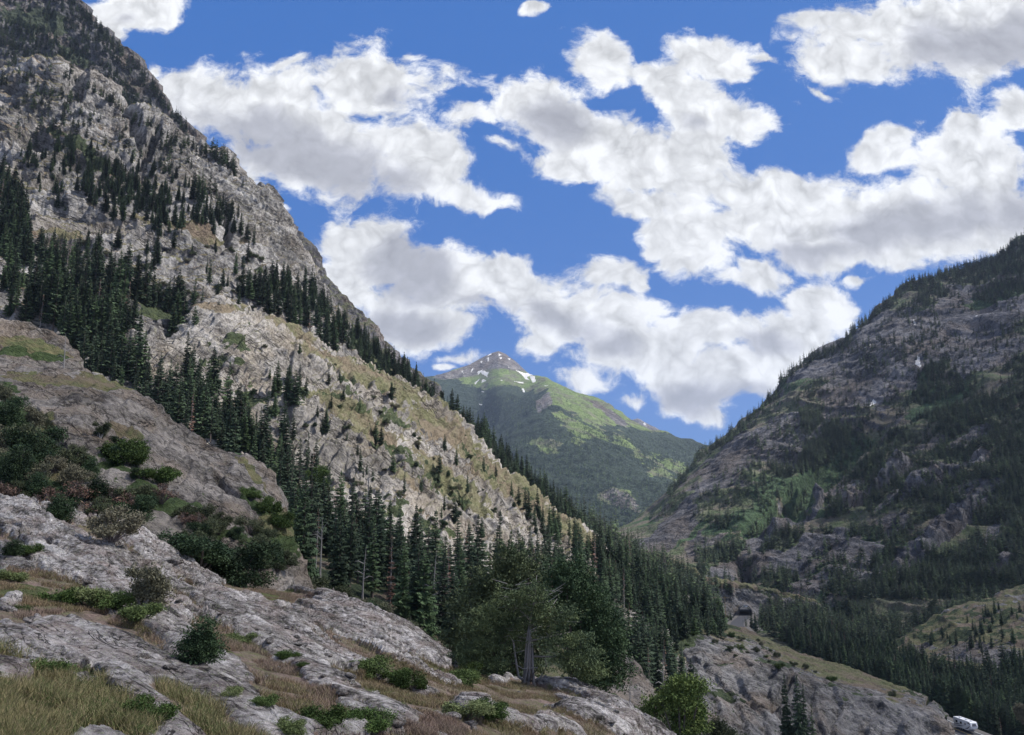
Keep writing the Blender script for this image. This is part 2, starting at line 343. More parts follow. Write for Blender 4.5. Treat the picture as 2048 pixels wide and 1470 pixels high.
def rot(p, a, b, sc):
    """rotate about z by a then tilt by b, scale axes"""
    ca, sa = math.cos(a), math.sin(a); cb, sb = math.cos(b), math.sin(b)
    x = p[..., 0]*ca+p[..., 1]*sa; y = -p[..., 0]*sa+p[..., 1]*ca; z = p[..., 2]
    x2 = x*cb+z*sb; z2 = -x*sb+z*cb
    return np.stack([x2/sc[0], y/sc[1], z2/sc[2]], -1)
def ledges(p, a, b, L, wob, wl):
    """overlapping slabs: a saw profile across tilted beds"""
    q = rot(p, a, b, (1, 1, 1))[..., 2]/L+wob*fbm(p/wl, 3); f = q-np.floor(q); return np.minimum(f/.85, (1-f)/.15)

# --- far peaks
def d_far(amp, L):
    def f(P, px, py, N):
        n = ridged(P*[1, 1, .35]/L, 6, .55); return amp*(n+.4*fbm(P/(L*.25), 4)), np.zeros(px.shape)
    return f
SNOW_P = [[(1030,742),(1048,746),(1062,744),(1068,752),(1052,756),(1058,762),(1050,760),(1042,750)],[(1058,755),(1070,756),(1071,765),(1066,767)],[(955,745),(966,738),(964,744),(957,750)],[(962,744),(968,742),(980,748),(976,756),(966,750)],[(968,762),(976,760),(974,764),(966,768)],
 [(950,770),(962,760),(960,766),(952,774)],[(982,705),(984,708),(976,712)],[(975,716),(979,714),(978,722),(975,724)],[(998,706),(1003,710),(998,712)],[(997,713),(1005,715),(1002,719)],[(1015,716),(1022,716),(1018,720)],[(1014,734),(1018,734),(1016,737)],[(1028,762),(1046,764),(1047,768)],[(1088,776),(1098,777),(1092,779)],
 [(922,742),(925,742),(926,750)],[(944,736),(948,737),(942,745)],[(960,722),(965,722),(962,727)],[(1000,758),(1006,759),(1003,762)],[(965,785),(970,785),(967,787)],[(960,811),(968,810),(965,813)],[(1046,775),(1050,775),(1050,784),(1047,784)]]
def p_peak(C, P, px, py, N):
    nz = fbm(P/260, 5, .55); n2 = fbm(P/90, 4)
    tl = np.interp(px, [780, 900, 960, 1010, 1060, 1100, 1160, 1230, 1400, 1500], [740, 752, 770, 768, 778, 790, 830, 850, 868, 900])
    below = sstep(py+nz*26, tl-6, tl+14)
    lit = sstep(ell(px, py, [(1120, 815, 40, 42, 40), (1150, 850, 60, 26, 35), (1200, 830, 60, 30, 20), (1260, 900, 90, 26, 40), (1330, 930, 80, 30, 25), (1180, 860, 60, 30, 30), (1250, 1000, 60, 16, 0), (1090, 900, 60, 14, 30)])+nz*1.3+n2*.8, .25, .75)  # sunlit patches painted in: brighter grass replaces the dark forest cover
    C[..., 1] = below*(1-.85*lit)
    top = sstep(-(py+nz*14), -752+2*np.abs(px-1000)**.0, -728)
    C[..., 0] = np.maximum(top, sstep(ell(px, py, [(1215, 830, 70, 12, 38), (1250, 1010, 70, 26, 20), (1090, 812, 16, 30, 30)])+n2*.5, .2, .6))
    C[..., 0] = np.maximum(C[..., 0], sstep(ell(px, py, [(920, 748, 70, 12, -10)]), .0, .4))
    C[..., 1] *= 1-.7*C[..., 0]
    for s_ in SNOW_P: C[..., 2] = np.maximum(C[..., 2], inpoly(px+n2*3, py+nz*2.5, s_))
LF['peak'] = landform('mountain_peak', [
 [(740,1030,3000),(900,1080,2700),(1100,1130,2500),(1300,1160,2400),(1600,1160,2400)],
 [(740,930,3500),(880,950,3400),(960,960,3300),(1040,940,3000),(1200,990,2900),(1350,1000,2900),(1600,1050,2800)],
 [(740,840,4100),(880,850,4150),(960,860,4300),(1010,850,4050),(1060,830,3800),(1110,812,3700),(1200,880,3500),(1350,930,3500),(1600,1000,3300)],
 [(740,790,4500),(880,790,4600),(960,790,4700),(1000,780,4450),(1050,790,4500),(1110,790,4100),(1200,830,4000),(1300,890,3900),(1400,915,3900),(1600,985,3700)],
 [(740,775,4700),(870,753,4800),(900,742,4900),(940,728,5000),(965,714,5050),(985,705,5100),(997,702,5100),(1012,708,5100),(1035,725,5000),(1060,748,4900),(1100,764,4700),(1140,779,4600),(1180,794,4500),(1215,811,4400),(1240,831,4300),(1270,851,4200),(1300,863,4150),(1340,872,4100),(1395,892,4000),(1450,915,3900),(1600,970,3800)]],
 760, 1560, 1.3, 1.6, M_PEAK, lambda P, px, py, N: ((lambda e: (e*(34*ridged(P*[1, 1, .4]/420, 5, .5)+10*fbm(P/70, 4)), np.zeros(px.shape)))(sstep(-py, -2000, -0)*0+np.interp(py, [700, 730, 790], [.12, .35, 1.]))), p_peak, back=(900, 500), smooth_ridge=22)
landform('distant_mountain', [[(1200,960,6500),(1500,960,6500)], [(1200,880,7000),(1262,841,7000),(1275,837,7000),(1290,846,7000),(1315,858,7000),(1345,873,7000),(1420,905,7000),(1500,930,7000)]],
 1210, 1490, 1.5, 2, M_PEAK, d_far(18, 300), lambda C, P, px, py, N: (C.__setitem__((Ellipsis, 0), 1.), C.__setitem__((Ellipsis, 2), inpoly(px, py, [(1286,846),(1289,846),(1293,852),(1288,851)])*1.)), back=(800, 500))

# --- right mountain
GULLY = [[(1480,1000),(1560,960),(1650,930),(1720,870),(1790,800),(1860,740),(1840,770),(1780,860),(1700,960),(1600,1010),(1500,1060),(1440,1090)]]
SNOW_R = [[(1836,726),(1842,728),(1841,738),(1846,750),(1838,748),(1832,742),(1836,734)],[(1744,804),(1750,803),(1754,805),(1740,818)],[(1734,706),(1740,707),(1738,712)],[(1742,694),(1747,702),(1744,706)],[(1828,645),(1831,648),(1831,660),(1828,654)],[(1955,643),(1960,645),(1957,650)],[(1625,778),(1628,778),(1628,782),(1625,782)]]
ROCKZ = [(1900,960,110,16,-32),(1760,985,90,12,-30),(1880,1080,120,14,-35),(1600,1040,80,14,-36),(1990,1150,70,14,-30),(1560,1010,60,10,-38),(1680,830,80,16,-45),(1420,1080,70,18,-40),(1800,1010,60,10,-30),(1950,880,70,10,-30),(1700,1140,90,12,-28),(1700,690,110,50,-30),(1820,680,130,60,-25),(1950,640,130,70,-20),(1740,780,120,50,-35),(1560,880,60,50,-35),(1450,950,130,40,-42),(1350,1060,110,26,-40),(1540,1070,50,22,-35),(1660,1000,90,16,-25),(1780,870,70,14,-35),(1620,1100,140,20,-25),(1500,1140,90,26,-20),(1720,1090,130,18,-25),(1830,1110,110,24,-45),(1640,1180,120,20,-25),(1950,990,60,14,-10),(1980,1080,50,14,-60),(1760,1160,90,16,-30),(1990,720,90,30,-20),(1860,900,60,12,-30)]
def d_right(P, px, py, N):
    up = np.interp(px-py, [200, 700, 1000], [.6, .9, 1.])
    fl = ridged(rot(P, .3, 0, (70, 110, 300)), 5, .5)
    cl = sstep(ell(px, py, ROCKZ[:6]), -.1, .3)
    g = -26*sstep(ell(px, py, [(1640, 960, 230, 34, -38)]), 0, .6)
    ed = np.interp(px, [1250, 1350, 1600], [.3, .6, 1.])
    return ed*(14*fl*(.4+2.2*cl)+12*ridged(rot(P, -.9, .0, (260, 60, 90)), 5)+3*fbm(P/14, 4))+g, np.zeros(px.shape)
def p_right(C, P, px, py, N):
    n = fbm(P/60, 5, .55); n2 = fbm(P/22, 3)
    C[..., 0] = sstep(ell(px, py, ROCKZ)+n*.9+n2*.35, -.15, .25)
    C[..., 0] = np.maximum(C[..., 0], .9*(N[..., 2] < .33))
    g = sstep(ell(px, py, [(1650, 955, 250, 50, -36), (1480, 1040, 90, 22, -30), (1900, 1030, 60, 14, -10), (1860, 830, 150, 30, -30), (1740, 1070, 40, 20, 0), (1990, 600, 80, 20, -20)])+n*.8, .1, .5)
    C[..., 1] = np.maximum(g, sstep(n, .05, .25)*(1-C[..., 0])); C[..., 0] *= 1-g
    for s_ in SNOW_R: C[..., 2] = np.maximum(C[..., 2], inpoly(px, py, s_))
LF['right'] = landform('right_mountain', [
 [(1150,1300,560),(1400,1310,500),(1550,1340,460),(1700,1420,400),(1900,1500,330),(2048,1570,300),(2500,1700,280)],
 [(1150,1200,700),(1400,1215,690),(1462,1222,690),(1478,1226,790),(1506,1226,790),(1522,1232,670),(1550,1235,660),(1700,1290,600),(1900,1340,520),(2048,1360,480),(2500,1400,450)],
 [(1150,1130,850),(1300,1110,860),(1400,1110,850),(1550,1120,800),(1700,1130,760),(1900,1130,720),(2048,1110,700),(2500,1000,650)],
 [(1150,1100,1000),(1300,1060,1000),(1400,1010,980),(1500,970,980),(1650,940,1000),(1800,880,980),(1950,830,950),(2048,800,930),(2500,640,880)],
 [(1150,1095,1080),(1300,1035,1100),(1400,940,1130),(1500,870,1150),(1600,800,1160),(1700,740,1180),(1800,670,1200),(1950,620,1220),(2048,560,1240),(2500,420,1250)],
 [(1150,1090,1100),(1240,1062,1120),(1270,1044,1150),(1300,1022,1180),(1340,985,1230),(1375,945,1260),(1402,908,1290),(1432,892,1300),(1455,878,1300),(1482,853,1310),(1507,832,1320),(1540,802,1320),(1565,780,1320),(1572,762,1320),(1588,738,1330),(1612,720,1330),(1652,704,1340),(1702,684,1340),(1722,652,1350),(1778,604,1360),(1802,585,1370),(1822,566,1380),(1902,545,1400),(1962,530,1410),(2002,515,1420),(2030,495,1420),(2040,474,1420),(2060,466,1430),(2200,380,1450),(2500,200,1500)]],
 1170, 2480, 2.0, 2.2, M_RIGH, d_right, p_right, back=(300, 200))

# --- left mountain: upper crag, sunlit granite wall, dark cliff behind it
def d_gran(amp, L, crest=True):
    def f(P, px, py, N):
        e = np.interp(px, [-300, 500, 700], [1, 1, .7])
        v = ridged(rot(P, .5, 0, (L*.7, L*.7, L*2.2)), 5, .55)
        led = ledges(P, .4, .5, L*.28, 1.2, L*.8)
        return e*(amp*v*1.1+amp*.35*led+amp*.30*fbm(P/(L*.12), 4)), np.zeros(px.shape)
    return f
def p_gran(gpoly, base=.0, thr=.55, gel=None):
    def f(C, P, px, py, N):
        n = fbm(P/45, 5, .55); n2 = fbm(P/9, 3)
        C[..., 0] = 1-sstep(N[..., 2]+n*.35+n2*.25-base, thr, thr+.22)
        if gel: C[..., 0] *= 1-sstep(ell(px, py, gel)+n*.7+n2*.3, .1, .5)
        if gpoly: C[..., 1] = sstep(ell(px, py, gpoly)+n*.8+n2*.4, .15, .55)
    return f
LF_CRAG = landform('upper_crag', [
 [(-500,250,700),(0,300,760),(200,330,780),(450,460,800),(640,650,760)],
 [(-500,60,820),(0,120,860),(200,200,870),(330,290,880),(450,400,860),(640,640,800)],
 [(-500,-500,1000),(0,-190,1000),(100,-60,980),(150,5,960),(185,40,955),(225,82,950),(268,122,940),(300,168,935),(330,204,930),(352,240,925),(374,266,920),(440,330,900),(520,420,870),(640,620,800)]],
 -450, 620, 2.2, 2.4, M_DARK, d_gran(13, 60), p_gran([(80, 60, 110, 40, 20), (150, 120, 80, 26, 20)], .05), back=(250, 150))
landform('dark_cliff', [
 [(480,760,560),(640,800,560),(760,830,560),(900,860,560)],
 [(480,560,640),(600,600,640),(700,690,640),(790,760,640),(900,830,640)],
 [(480,370,720),(520,392,720),(556,432,715),(585,462,710),(612,484,705),(632,510,700),(642,540,700),(652,568,695),(680,588,690),(705,606,690),(730,632,690),(752,650,690),(757,672,685),(765,690,680),(800,722,670),(900,800,650)]],
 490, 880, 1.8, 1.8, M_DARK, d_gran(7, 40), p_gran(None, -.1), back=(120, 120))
def d_wall(P, px, py, N):
    v = ridged(rot(P, .5, 0, (34, 34, 105)), 5, .55)
    led = ledges(P, .35, .45, 11, 1.3, 40)
    V = sstep(ell(px, py, [(262, 265, 20, 70, -18), (295, 320, 14, 60, 18), (150, 190, 26, 40, 0), (340, 280, 10, 60, 22), (60, 310, 50, 16, -10), (445, 480, 8, 60, -15), (120, 380, 60, 8, -12), (650, 900, 60, 10, 10)]), .0, .5)
    up = np.interp(py, [100, 450, 620], [1.2, 1., .6])
    return up*(12*v+5*led+2.2*ledges(P, .2, .3, 4.5, 1., 16)+2.4*fbm(P/7, 4))-15*V, np.zeros(px.shape)
LF['wall'] = landform('granite_wall', [
 [(-500,900,230),(0,860,250),(300,860,270),(600,860,320),(760,900,350)],
 [(-500,640,270),(0,640,300),(200,650,320),(400,640,350),(600,680,400),(760,800,430)],
 [(-500,520,330),(0,500,380),(200,520,400),(400,530,430),(550,600,440),(700,720,460),(760,800,460)],
 [(-500,300,450),(0,330,500),(200,340,520),(350,370,540),(480,450,550),(600,570,540),(700,710,520),(760,790,500)],
 [(-500,150,640),(-200,150,640),(0,168,640),(60,145,640),(120,132,640),(180,168,640),(260,222,640),(330,262,640),(400,292,635),(440,314,630),(480,352,620),(525,398,610),(562,452,600),(600,502,590),(622,560,580),(652,612,570),(690,660,560),(760,770,540)]],
 -450, 740, 1.6, 1.7, M_GRAN, d_wall, p_gran([(180, 340, 100, 16, 35), (60, 590, 180, 40, 10), (330, 640, 100, 40, 0), (560, 590, 80, 14, 30)], 0, .62, [(300, 470, 260, 18, 12), (120, 500, 100, 20, 10)]), back=(120, 90))
# --- wooded ridge behind the bare shoulder
RIDGE2 = [(540,560,560),(620,610,550),(690,652,540),(760,712,520),(850,792,500),(900,826,490),(950,880,490),(1000,925,500),(1060,975,520),(1130,1025,540),(1200,1068,560),(1280,1112,590),(1350,1148,620),(1400,1180,610),(1500,1280,620)]
LF['ridge'] = landform('wooded_ridge', [[(p, y+190, d*.72) for p, y, d in RIDGE2], [(p, y+80, d*.87) for p, y, d in RIDGE2], RIDGE2], 545, 1436, 2.2, 2.6, M_KNOL, d_far(5, 30), lambda C, P, px, py, N: (C.__setitem__((Ellipsis, 1), sstep(fbm(P/20, 4), -.4, 0)), C.__setitem__((Ellipsis, 0), sstep(fbm(P/25+9, 4), .1, .3))), back=(90, 70))
# --- bare shoulder
def d_sh(P, px, py, N):
    v = ridged(rot(P, .6, .3, (46, 30, 30)), 5, .5); led = ledges(P, .45, .65, 6.5, 1.4, 26)
    led2 = ledges(P, .2, .9, 2.6, 1.2, 9)
    V = sstep(ell(px, py, [(575, 780, 8, 110, -2), (650, 905, 75, 9, 8), (1030, 955, 30, 6, 30), (470, 880, 120, 8, 5), (740, 930, 60, 6, 10), (1180, 1120, 50, 8, 30)]), 0, .5)
    return 4.6*v+2.2*led+.9*led2+1.0*fbm(P/3.5, 4)-2.2*V, np.zeros(px.shape)
def p_sh(C, P, px, py, N):
    n = fbm(P/22, 5, .55); n2 = fbm(P/4, 3)
    g = ell(px, py, [(720, 760, 200, 22, 25), (870, 860, 150, 40, 38), (1000, 980, 130, 40, 40), (1130, 1080, 110, 34, 30), (900, 980, 130, 22, 40), (560, 660, 90, 10, 28), (700, 850, 120, 26, 30), (800, 980, 60, 14, 40), (1210, 1150, 60, 20, 30), (440, 625, 60, 14, 0)])
    C[..., 0] = (1-sstep(g+n*.7+n2*.45, -.05, .45))*(1-.8*sstep(N[..., 2]+n*.3+n2*.3, .72, .95))
    C[..., 1] = sstep(n+n2*.7, .30, .5)*.75
LF['shoulder'] = landform('granite_shoulder', [
 [(-400,1150,110),(0,1100,125),(300,1140,140),(600,1240,150),(800,1290,160),(1000,1340,165),(1200,1400,180),(1440,1450,230)],
 [(-400,980,170),(0,950,190),(300,960,210),(600,1100,205),(800,1160,210),(1000,1200,220),(1200,1240,250),(1440,1300,310)],
 [(-400,860,220),(0,850,240),(250,820,270),(440,800,290),(600,900,265),(800,1000,260),(1000,1080,270),(1200,1170,300),(1440,1262,350)],
 [(-400,800,240),(0,790,260),(250,760,290),(380,690,310),(440,650,320),(560,710,320),(700,790,320),(800,850,320),(920,930,325),(1060,1040,330),(1200,1130,340),(1440,1250,370)],
 [(-400,780,250),(0,760,270),(250,730,300),(340,690,320),(400,625,335),(440,602,345),(490,622,350),(560,656,355),(640,694,358),(720,728,360),(800,774,362),(870,812,365),(920,852,368),(960,898,370),(1000,948,372),(1060,992,375),(1110,1040,378),(1190,1082,382),(1230,1126,385),(1280,1166,388),(1340,1205,392),(1440,1245,400)]],
 -380, 1430, 1.6, 1.6, M_SHOU, d_sh, p_sh, back=(50, 40))
# --- weathered domes on the left
def d_dome(P, px, py, N):
    v = ridged(rot(P, .7, .3, (18, 10, 12)), 4, .5); led = ledges(P, .6, .55, 2.0, 1.0, 9)
    return 1.2*v+.42*led+.28*fbm(P/1.4, 4)-1.0*sstep(ell(px, py, [(250, 880, 55, 14, 20), (95, 870, 14, 80, -35), (470, 1000, 90, 8, 40)]), 0, .5), np.zeros(px.shape)
def p_dome(G, GG):
    def f(C, P, px, py, N):
        n = fbm(P/7, 5, .55); n2 = fbm(P/1.5, 3)
        C[..., 0] = 1-sstep(ell(px, py, G)+n*.6+n2*.35, .0, .4)
        C[..., 1] = sstep(ell(px, py, GG)+n*.7+n2*.4, .1, .45)
    return f
LF['dome0'] = landform('small_rock_dome', [
 [(-300,860,110),(0,800,115),(200,820,118),(260,830,120)],
 [(-300,600,135),(0,644,132),(40,655,132),(90,668,132),(130,684,131),(152,706,129),(166,742,126),(175,790,122),(260,900,118)]],
 -280, 240, 1.8, 1.8, M_DOME, d_dome, p_dome([(60, 700, 90, 16, 15)], [(20, 715, 40, 9, 0), (100, 722, 40, 8, 0)]), back=(16, 14))
LF['dome'] = landform('rock_dome', [
 [(-300,1150,55),(0,1110,58),(200,1130,62),(400,1180,68),(560,1240,76),(620,1260,80)],
 [(-300,960,70),(0,960,74),(200,1000,76),(350,1030,78),(480,1060,80),(560,1120,82),(620,1230,84)],
 [(-300,800,86),(0,820,92),(150,830,94),(300,900,96),(420,960,97),(510,1000,95),(560,1060,92),(588,1120,90),(620,1220,88)],
 [(-300,690,108),(0,722,112),(60,734,112),(110,741,112),(170,742,112),(240,768,112),(300,800,112),(328,838,112),(370,872,111),(424,902,110),(480,918,108),(520,946,106),(545,978,103),(562,1010,100),(572,1045,97),(580,1092,94),(600,1150,92),(620,1210,90)]],
 -280, 615, 1.6, 1.7, M_DOME, d_dome, p_dome([(90, 760, 120, 16, 6), (200, 765, 80, 16, 10), (90, 970, 100, 26, 0), (560, 1060, 70, 40, 40), (240, 870, 50, 8, 20), (500, 960, 60, 8, 50), (60, 840, 60, 30, 30)],
   [(40, 860, 60, 60, 0), (230, 940, 60, 40, 30), (100, 930, 110, 30, 10), (300, 1000, 60, 34, 30), (60, 1010, 120, 30, 0), (400, 1050, 170, 34, 20), (560, 1100, 60, 30, 30), (500, 1020, 40, 10, 40), (20, 780, 40, 10, 20)]), back=(14, 18))
# --- slope under the conifer belt
LF['belt'] = landform('valley_slope', [
 [(-300,1300,50),(300,1320,54),(640,1400,56),(900,1600,56),(1100,1800,56),(1500,2100,60),(2100,2300,80)],
 [(-300,1200,62),(300,1240,68),(600,1270,80),(760,1330,88),(900,1420,90),(1100,1490,84),(1300,1620,90),(1500,1750,100),(2100,1900,130)],
 [(-300,1150,90),(300,1150,100),(600,1180,115),(800,1240,125),(1000,1330,125),(1200,1430,128),(1400,1590,135),(1700,1750,160),(2100,1850,190)],
 [(-300,1000,190),(300,1040,190),(600,1090,185),(700,1110,180),(850,1150,190),(1000,1180,200),(1200,1250,230),(1330,1350,240),(1400,1470,200),(1700,1650,200),(2100,1760,220)]],
 -280, 2080, 3, 3, M_KNOL, lambda P, px, py, N: (.9*ridged(P/14, 4)+.25*fbm(P/2, 3), np.zeros(px.shape)),
 lambda C, P, px, py, N: (C.__setitem__((Ellipsis, 1), sstep(fbm(P/9, 4), -.35, .05)), C.__setitem__((Ellipsis, 0), sstep(fbm(P/12+4, 4), .12, .3))), back=(40, 30))
# --- knoll right of centre
def d_kn(P, px, py, N):
    v = ridged(rot(P, .2, .2, (30, 24, 30)), 5, .55); led = ledges(P, .5, .5, 5, 1.3, 18)
    face = sstep(py-np.interp(px, [1180, 1380, 1500, 1600, 1700, 1800, 1890], [1262, 1262, 1300, 1340, 1375, 1400, 1425]), 0, 40)
    V = sstep(ell(px, py, [(1440, 1325, 55, 8, 0), (1560, 1400, 10, 60, 30), (1500, 1420, 60, 6, 20), (1860, 1400, 22, 6, -40), (1895, 1440, 10, 6, 0)]), 0, .5)
    return (.35+face)*(2.2*v+1.1*led)+.7*fbm(P/2.6, 4)-2.5*V, np.zeros(px.shape)
def p_kn(C, P, px, py, N):
    n = fbm(P/14, 5, .55); n2 = fbm(P/3, 3); k = np.interp(px, [1180, 1380, 1500, 1600, 1700, 1800, 1860, 1900], [1285, 1262, 1292, 1335, 1372, 1396, 1400, 1400])
    C[..., 0] = sstep(py-k+n*44+n2*22, -14, 16)
    C[..., 1] = sstep(n+n2*.5, .3, .5)*.9
    C[..., 1] = np.maximum(C[..., 1], sstep(ell(px, py, [(1340, 1250, 120, 8, 2), (1440, 1252, 60, 8, 12), (1350, 1300, 50, 14, -30), (1440, 1330, 60, 10, 0), (1560, 1330, 60, 8, 15)])+n*.8, .1, .5))
LF['knoll'] = landform('rock_knoll', [
 [(1150,1420,190),(1300,1520,180),(1400,1600,175),(1600,1680,185),(1850,1700,205),(1915,1750,215)],
 [(1150,1300,250),(1300,1370,230),(1400,1420,215),(1500,1440,220),(1600,1460,225),(1700,1480,230),(1850,1520,232),(1915,1650,235)],
 [(1150,1262,300),(1300,1275,285),(1400,1285,262),(1500,1320,256),(1600,1362,250),(1700,1395,246),(1800,1415,242),(1860,1420,242),(1890,1455,240),(1915,1600,240)],
 [(1150,1222,340),(1240,1232,338),(1300,1237,336),(1400,1241,336),(1450,1249,334),(1482,1257,330),(1512,1272,322),(1560,1293,312),(1620,1316,302),(1680,1332,292),(1740,1353,282),(1800,1373,272),(1850,1392,264),(1880,1412,256),(1893,1436,250),(1900,1470,246),(1915,1570,243)]],
 1155, 1912, 1.6, 1.6, M_KNOL, d_kn, p_kn, back=(30, 26))
# --- spur with the road tunnel
ARCH = [(1479.5,1228)]+[(1491+11.2*math.cos(t), 1222-11.5*math.sin(t)) for t in np.linspace(math.pi, 0, 12)]+[(1502.5,1228)]
def cut_arch(a, b): return inpoly(a, b, ARCH)
def d_sp(P, px, py, N):
    q = sstep(np.hypot(px-1491, (py-1222)*1.), 16, 40)
    return q*(5*ridged(rot(P, .2, 0, (24, 24, 30)), 5, .55)+1.4*fbm(P/5, 4)), np.zeros(px.shape)
def p_sp(C, P, px, py, N):
    n = fbm(P/16, 4); k = np.interp(px, [1330, 1420, 1500, 1600, 1660], [1150, 1170, 1178, 1192, 1215])
    C[..., 0] = sstep(py-k+n*14, 0, 8); C[..., 1] = sstep(n, .1, .3)*.6
    C[..., 1] *= 1-sstep(ell(px, py, [(1491, 1220, 50, 40, 0)]), 0, .3)
LF['spur'] = landform('tunnel_spur', [
 [(1300,1290,560),(1400,1275,575),(1480,1262,596),(1520,1262,600),(1700,1330,600)],
 [(1300,1220,600),(1400,1225,610),(1470,1228,622),(1510,1228,623),(1600,1250,622),(1700,1310,620)],
 [(1300,1100,640),(1380,1138,638),(1420,1157,636),(1460,1169,634),(1500,1173,632),(1560,1183,634),(1600,1192,636),(1630,1206,636),(1648,1228,636),(1664,1270,634),(1700,1300,630)]],
 1310, 1690, 1.5, 1.5, M_KNOL, d_sp, p_sp, back=(26, 12), cut=cut_arch)
# --- near slope at the right edge
def p_h(C, P, px, py, N):
    n = fbm(P/16, 5); n2 = fbm(P/4, 3)
    C[..., 0] = sstep(n+n2*.5+.5*(.8-N[..., 2]), .0, .25); C[..., 1] = sstep(-n+n2*.6, .12, .35)
LF['near'] = landform('near_right_slope', [
 [(1680,1480,380),(1800,1500,360),(1950,1540,330),(2048,1560,320),(2500,1600,300)],
 [(1680,1420,440),(1800,1380,440),(1950,1350,420),(2048,1340,410),(2500,1300,380)],
 [(1680,1372,480),(1740,1335,490),(1790,1292,500),(1832,1262,505),(1900,1226,510),(1960,1204,512),(2048,1177,515),(2500,1060,520)]],
 1690, 2480, 2.2, 2.2, M_KNOL, d_far(4, 30), p_h, back=(60, 40))

# --- foreground slope
RIBS = [(200,1290,110,26,22),(140,1300,90,34,8),(250,1370,110,26,42),(330,1250,150,26,28),(430,1360,170,34,40),(200,1150,190,40,14),(60,1040,120,26,10),(330,1130,120,24,28),(480,1225,160,20,28),(700,1240,130,34,26),(830,1300,120,26,33),(560,1290,150,22,26),(650,1370,130,18,34),(520,1440,100,26,30),(760,1430,70,22,30),(250,1165,90,30,20),
 (330,1115,60,10,35),(370,1130,40,22,50),(130,1080,70,12,10),(1150,1420,150,12,18),(1250,1440,120,16,28),(960,1430,70,12,10),(700,1465,100,16,0),(40,1300,60,14,14),(20,1345,50,14,10),(870,1250,60,14,40),(640,1205,70,16,6),(1000,1370,60,6,5),(1050,1450,80,10,10),(560,1250,90,12,20),(420,1180,120,10,18),(1130,1380,80,8,18),(20,1210,30,10,0)]
GRS = [(150,1440,260,60,-4),(60,1400,130,60,20),(480,1190,110,18,8),(60,1180,110,30,0),(560,1400,40,60,30),(760,1390,110,26,20),(930,1360,110,16,18),(1090,1400,160,16,16),(430,1290,60,20,30),(110,1240,120,12,5),(560,1195,120,14,8),(330,1185,60,12,20),(160,1060,110,12,16),(800,1350,120,14,30),(1000,1400,120,22,10),(930,1460,120,18,0)]
def fore_mask(P, px, py):
    r = rot(P, -.72, 0, (1, 1, 1)); a = fbm(np.stack([r[..., 0]/5.5, r[..., 1]/1.1, P[..., 2]/2.5], -1), 6, .6)
    return np.maximum(ell(px, py, RIBS), -.5)*.9-np.maximum(ell(px, py, GRS), -.1)*1.1+a*1.6+.10
def d_fore(P, px, py, N):
    m = fore_mask(P, px, py); R = sstep(m, -.05, .22); k = np.clip(np.linalg.norm(P, axis=2)/30, .25, 1.3)
    q = rot(P, -.72, 0, (1, 1, 1)); st = q/np.array([9., 1, 1])
    def lg(L, sb, cb, wob, wl):
        t = (q[..., 1]*sb+q[..., 2]*cb)/L+wob*fbm(st/wl, 4); f = t-np.floor(t); return np.minimum(f/.82, (1-f)/.18)
    rock = .22*np.clip(m, 0, .8)+.22*lg(1.7, .8, .6, .7, 2.4)+.12*lg(.5, .7, .7, .8, 1.)+.06*lg(.19, .5, .85, 1., .4)+.03*ridged(st/.22, 3)
    return k*(R*rock+.10*fbm(P/4, 3)+(1-R)*.05*fbm(P/.3, 3)), R
def p_fore(C, P, px, py, N):
    n = fbm(P/2.2, 4)
    C[..., 1] = sstep(ell(px, py, [(150, 1440, 300, 50, 0), (60, 1180, 140, 26, 0), (930, 1350, 120, 14, 12), (540, 1190, 60, 10, 0), (760, 1390, 60, 14, 20), (230, 1210, 160, 14, 14), (430, 1290, 60, 14, 30), (130, 1350, 60, 20, 0)])+n*.9, .15, .6)*(1-C[..., 0])
CR = [(-600,930,42),(0,1003,43),(60,1008,43),(110,1014,44),(170,1040,44),(230,1058,44),(275,1072,45),(300,1095,45),(345,1118,45),(390,1143,46),(470,1166,48),(560,1182,50),(610,1184,50),(660,1188,50),(710,1200,49),(765,1224,47),(810,1256,46),(860,1296,44),(905,1326,43),(955,1350,42),(1060,1369,41),(1130,1378,40.5),(1185,1392,40),(1240,1416,39),(1280,1442,38),(1320,1480,37),(1450,1600,34),(1900,1900,30)]
LF['fore'] = landform('foreground_slope', [
 [(-600,4200,1.3),(0,4200,1.4),(600,4400,1.6),(1200,4300,2.2),(1900,4300,3)],
 [(-600,2300,3.6),(0,2300,3.7),(600,2350,4.2),(1200,2400,5.2),(1900,2500,7)],
 [(-600,1500,9.5),(0,1480,9.2),(300,1480,11),(600,1480,13.5),(900,1480,17.5),(1100,1480,22),(1250,1500,26),(1400,1640,27),(1900,2000,25)],
 [(-600,1250,19),(0,1240,18),(300,1270,21),(600,1320,26),(800,1370,29),(950,1410,31),(1150,1437,33),(1260,1465,34),(1400,1590,32),(1900,1940,28)],
 [(-600,1060,31),(0,1090,31),(200,1110,34),(400,1180,39),(640,1225,43),(760,1262,42),(870,1330,39),(980,1370,38),(1130,1396,38.5),(1220,1420,38),(1300,1474,36.5),(1450,1600,33),(1900,1910,29)],
 CR], -560, 1800, 1.5, 1.6, M_FORE, d_fore, p_fore, back=(7, 6))
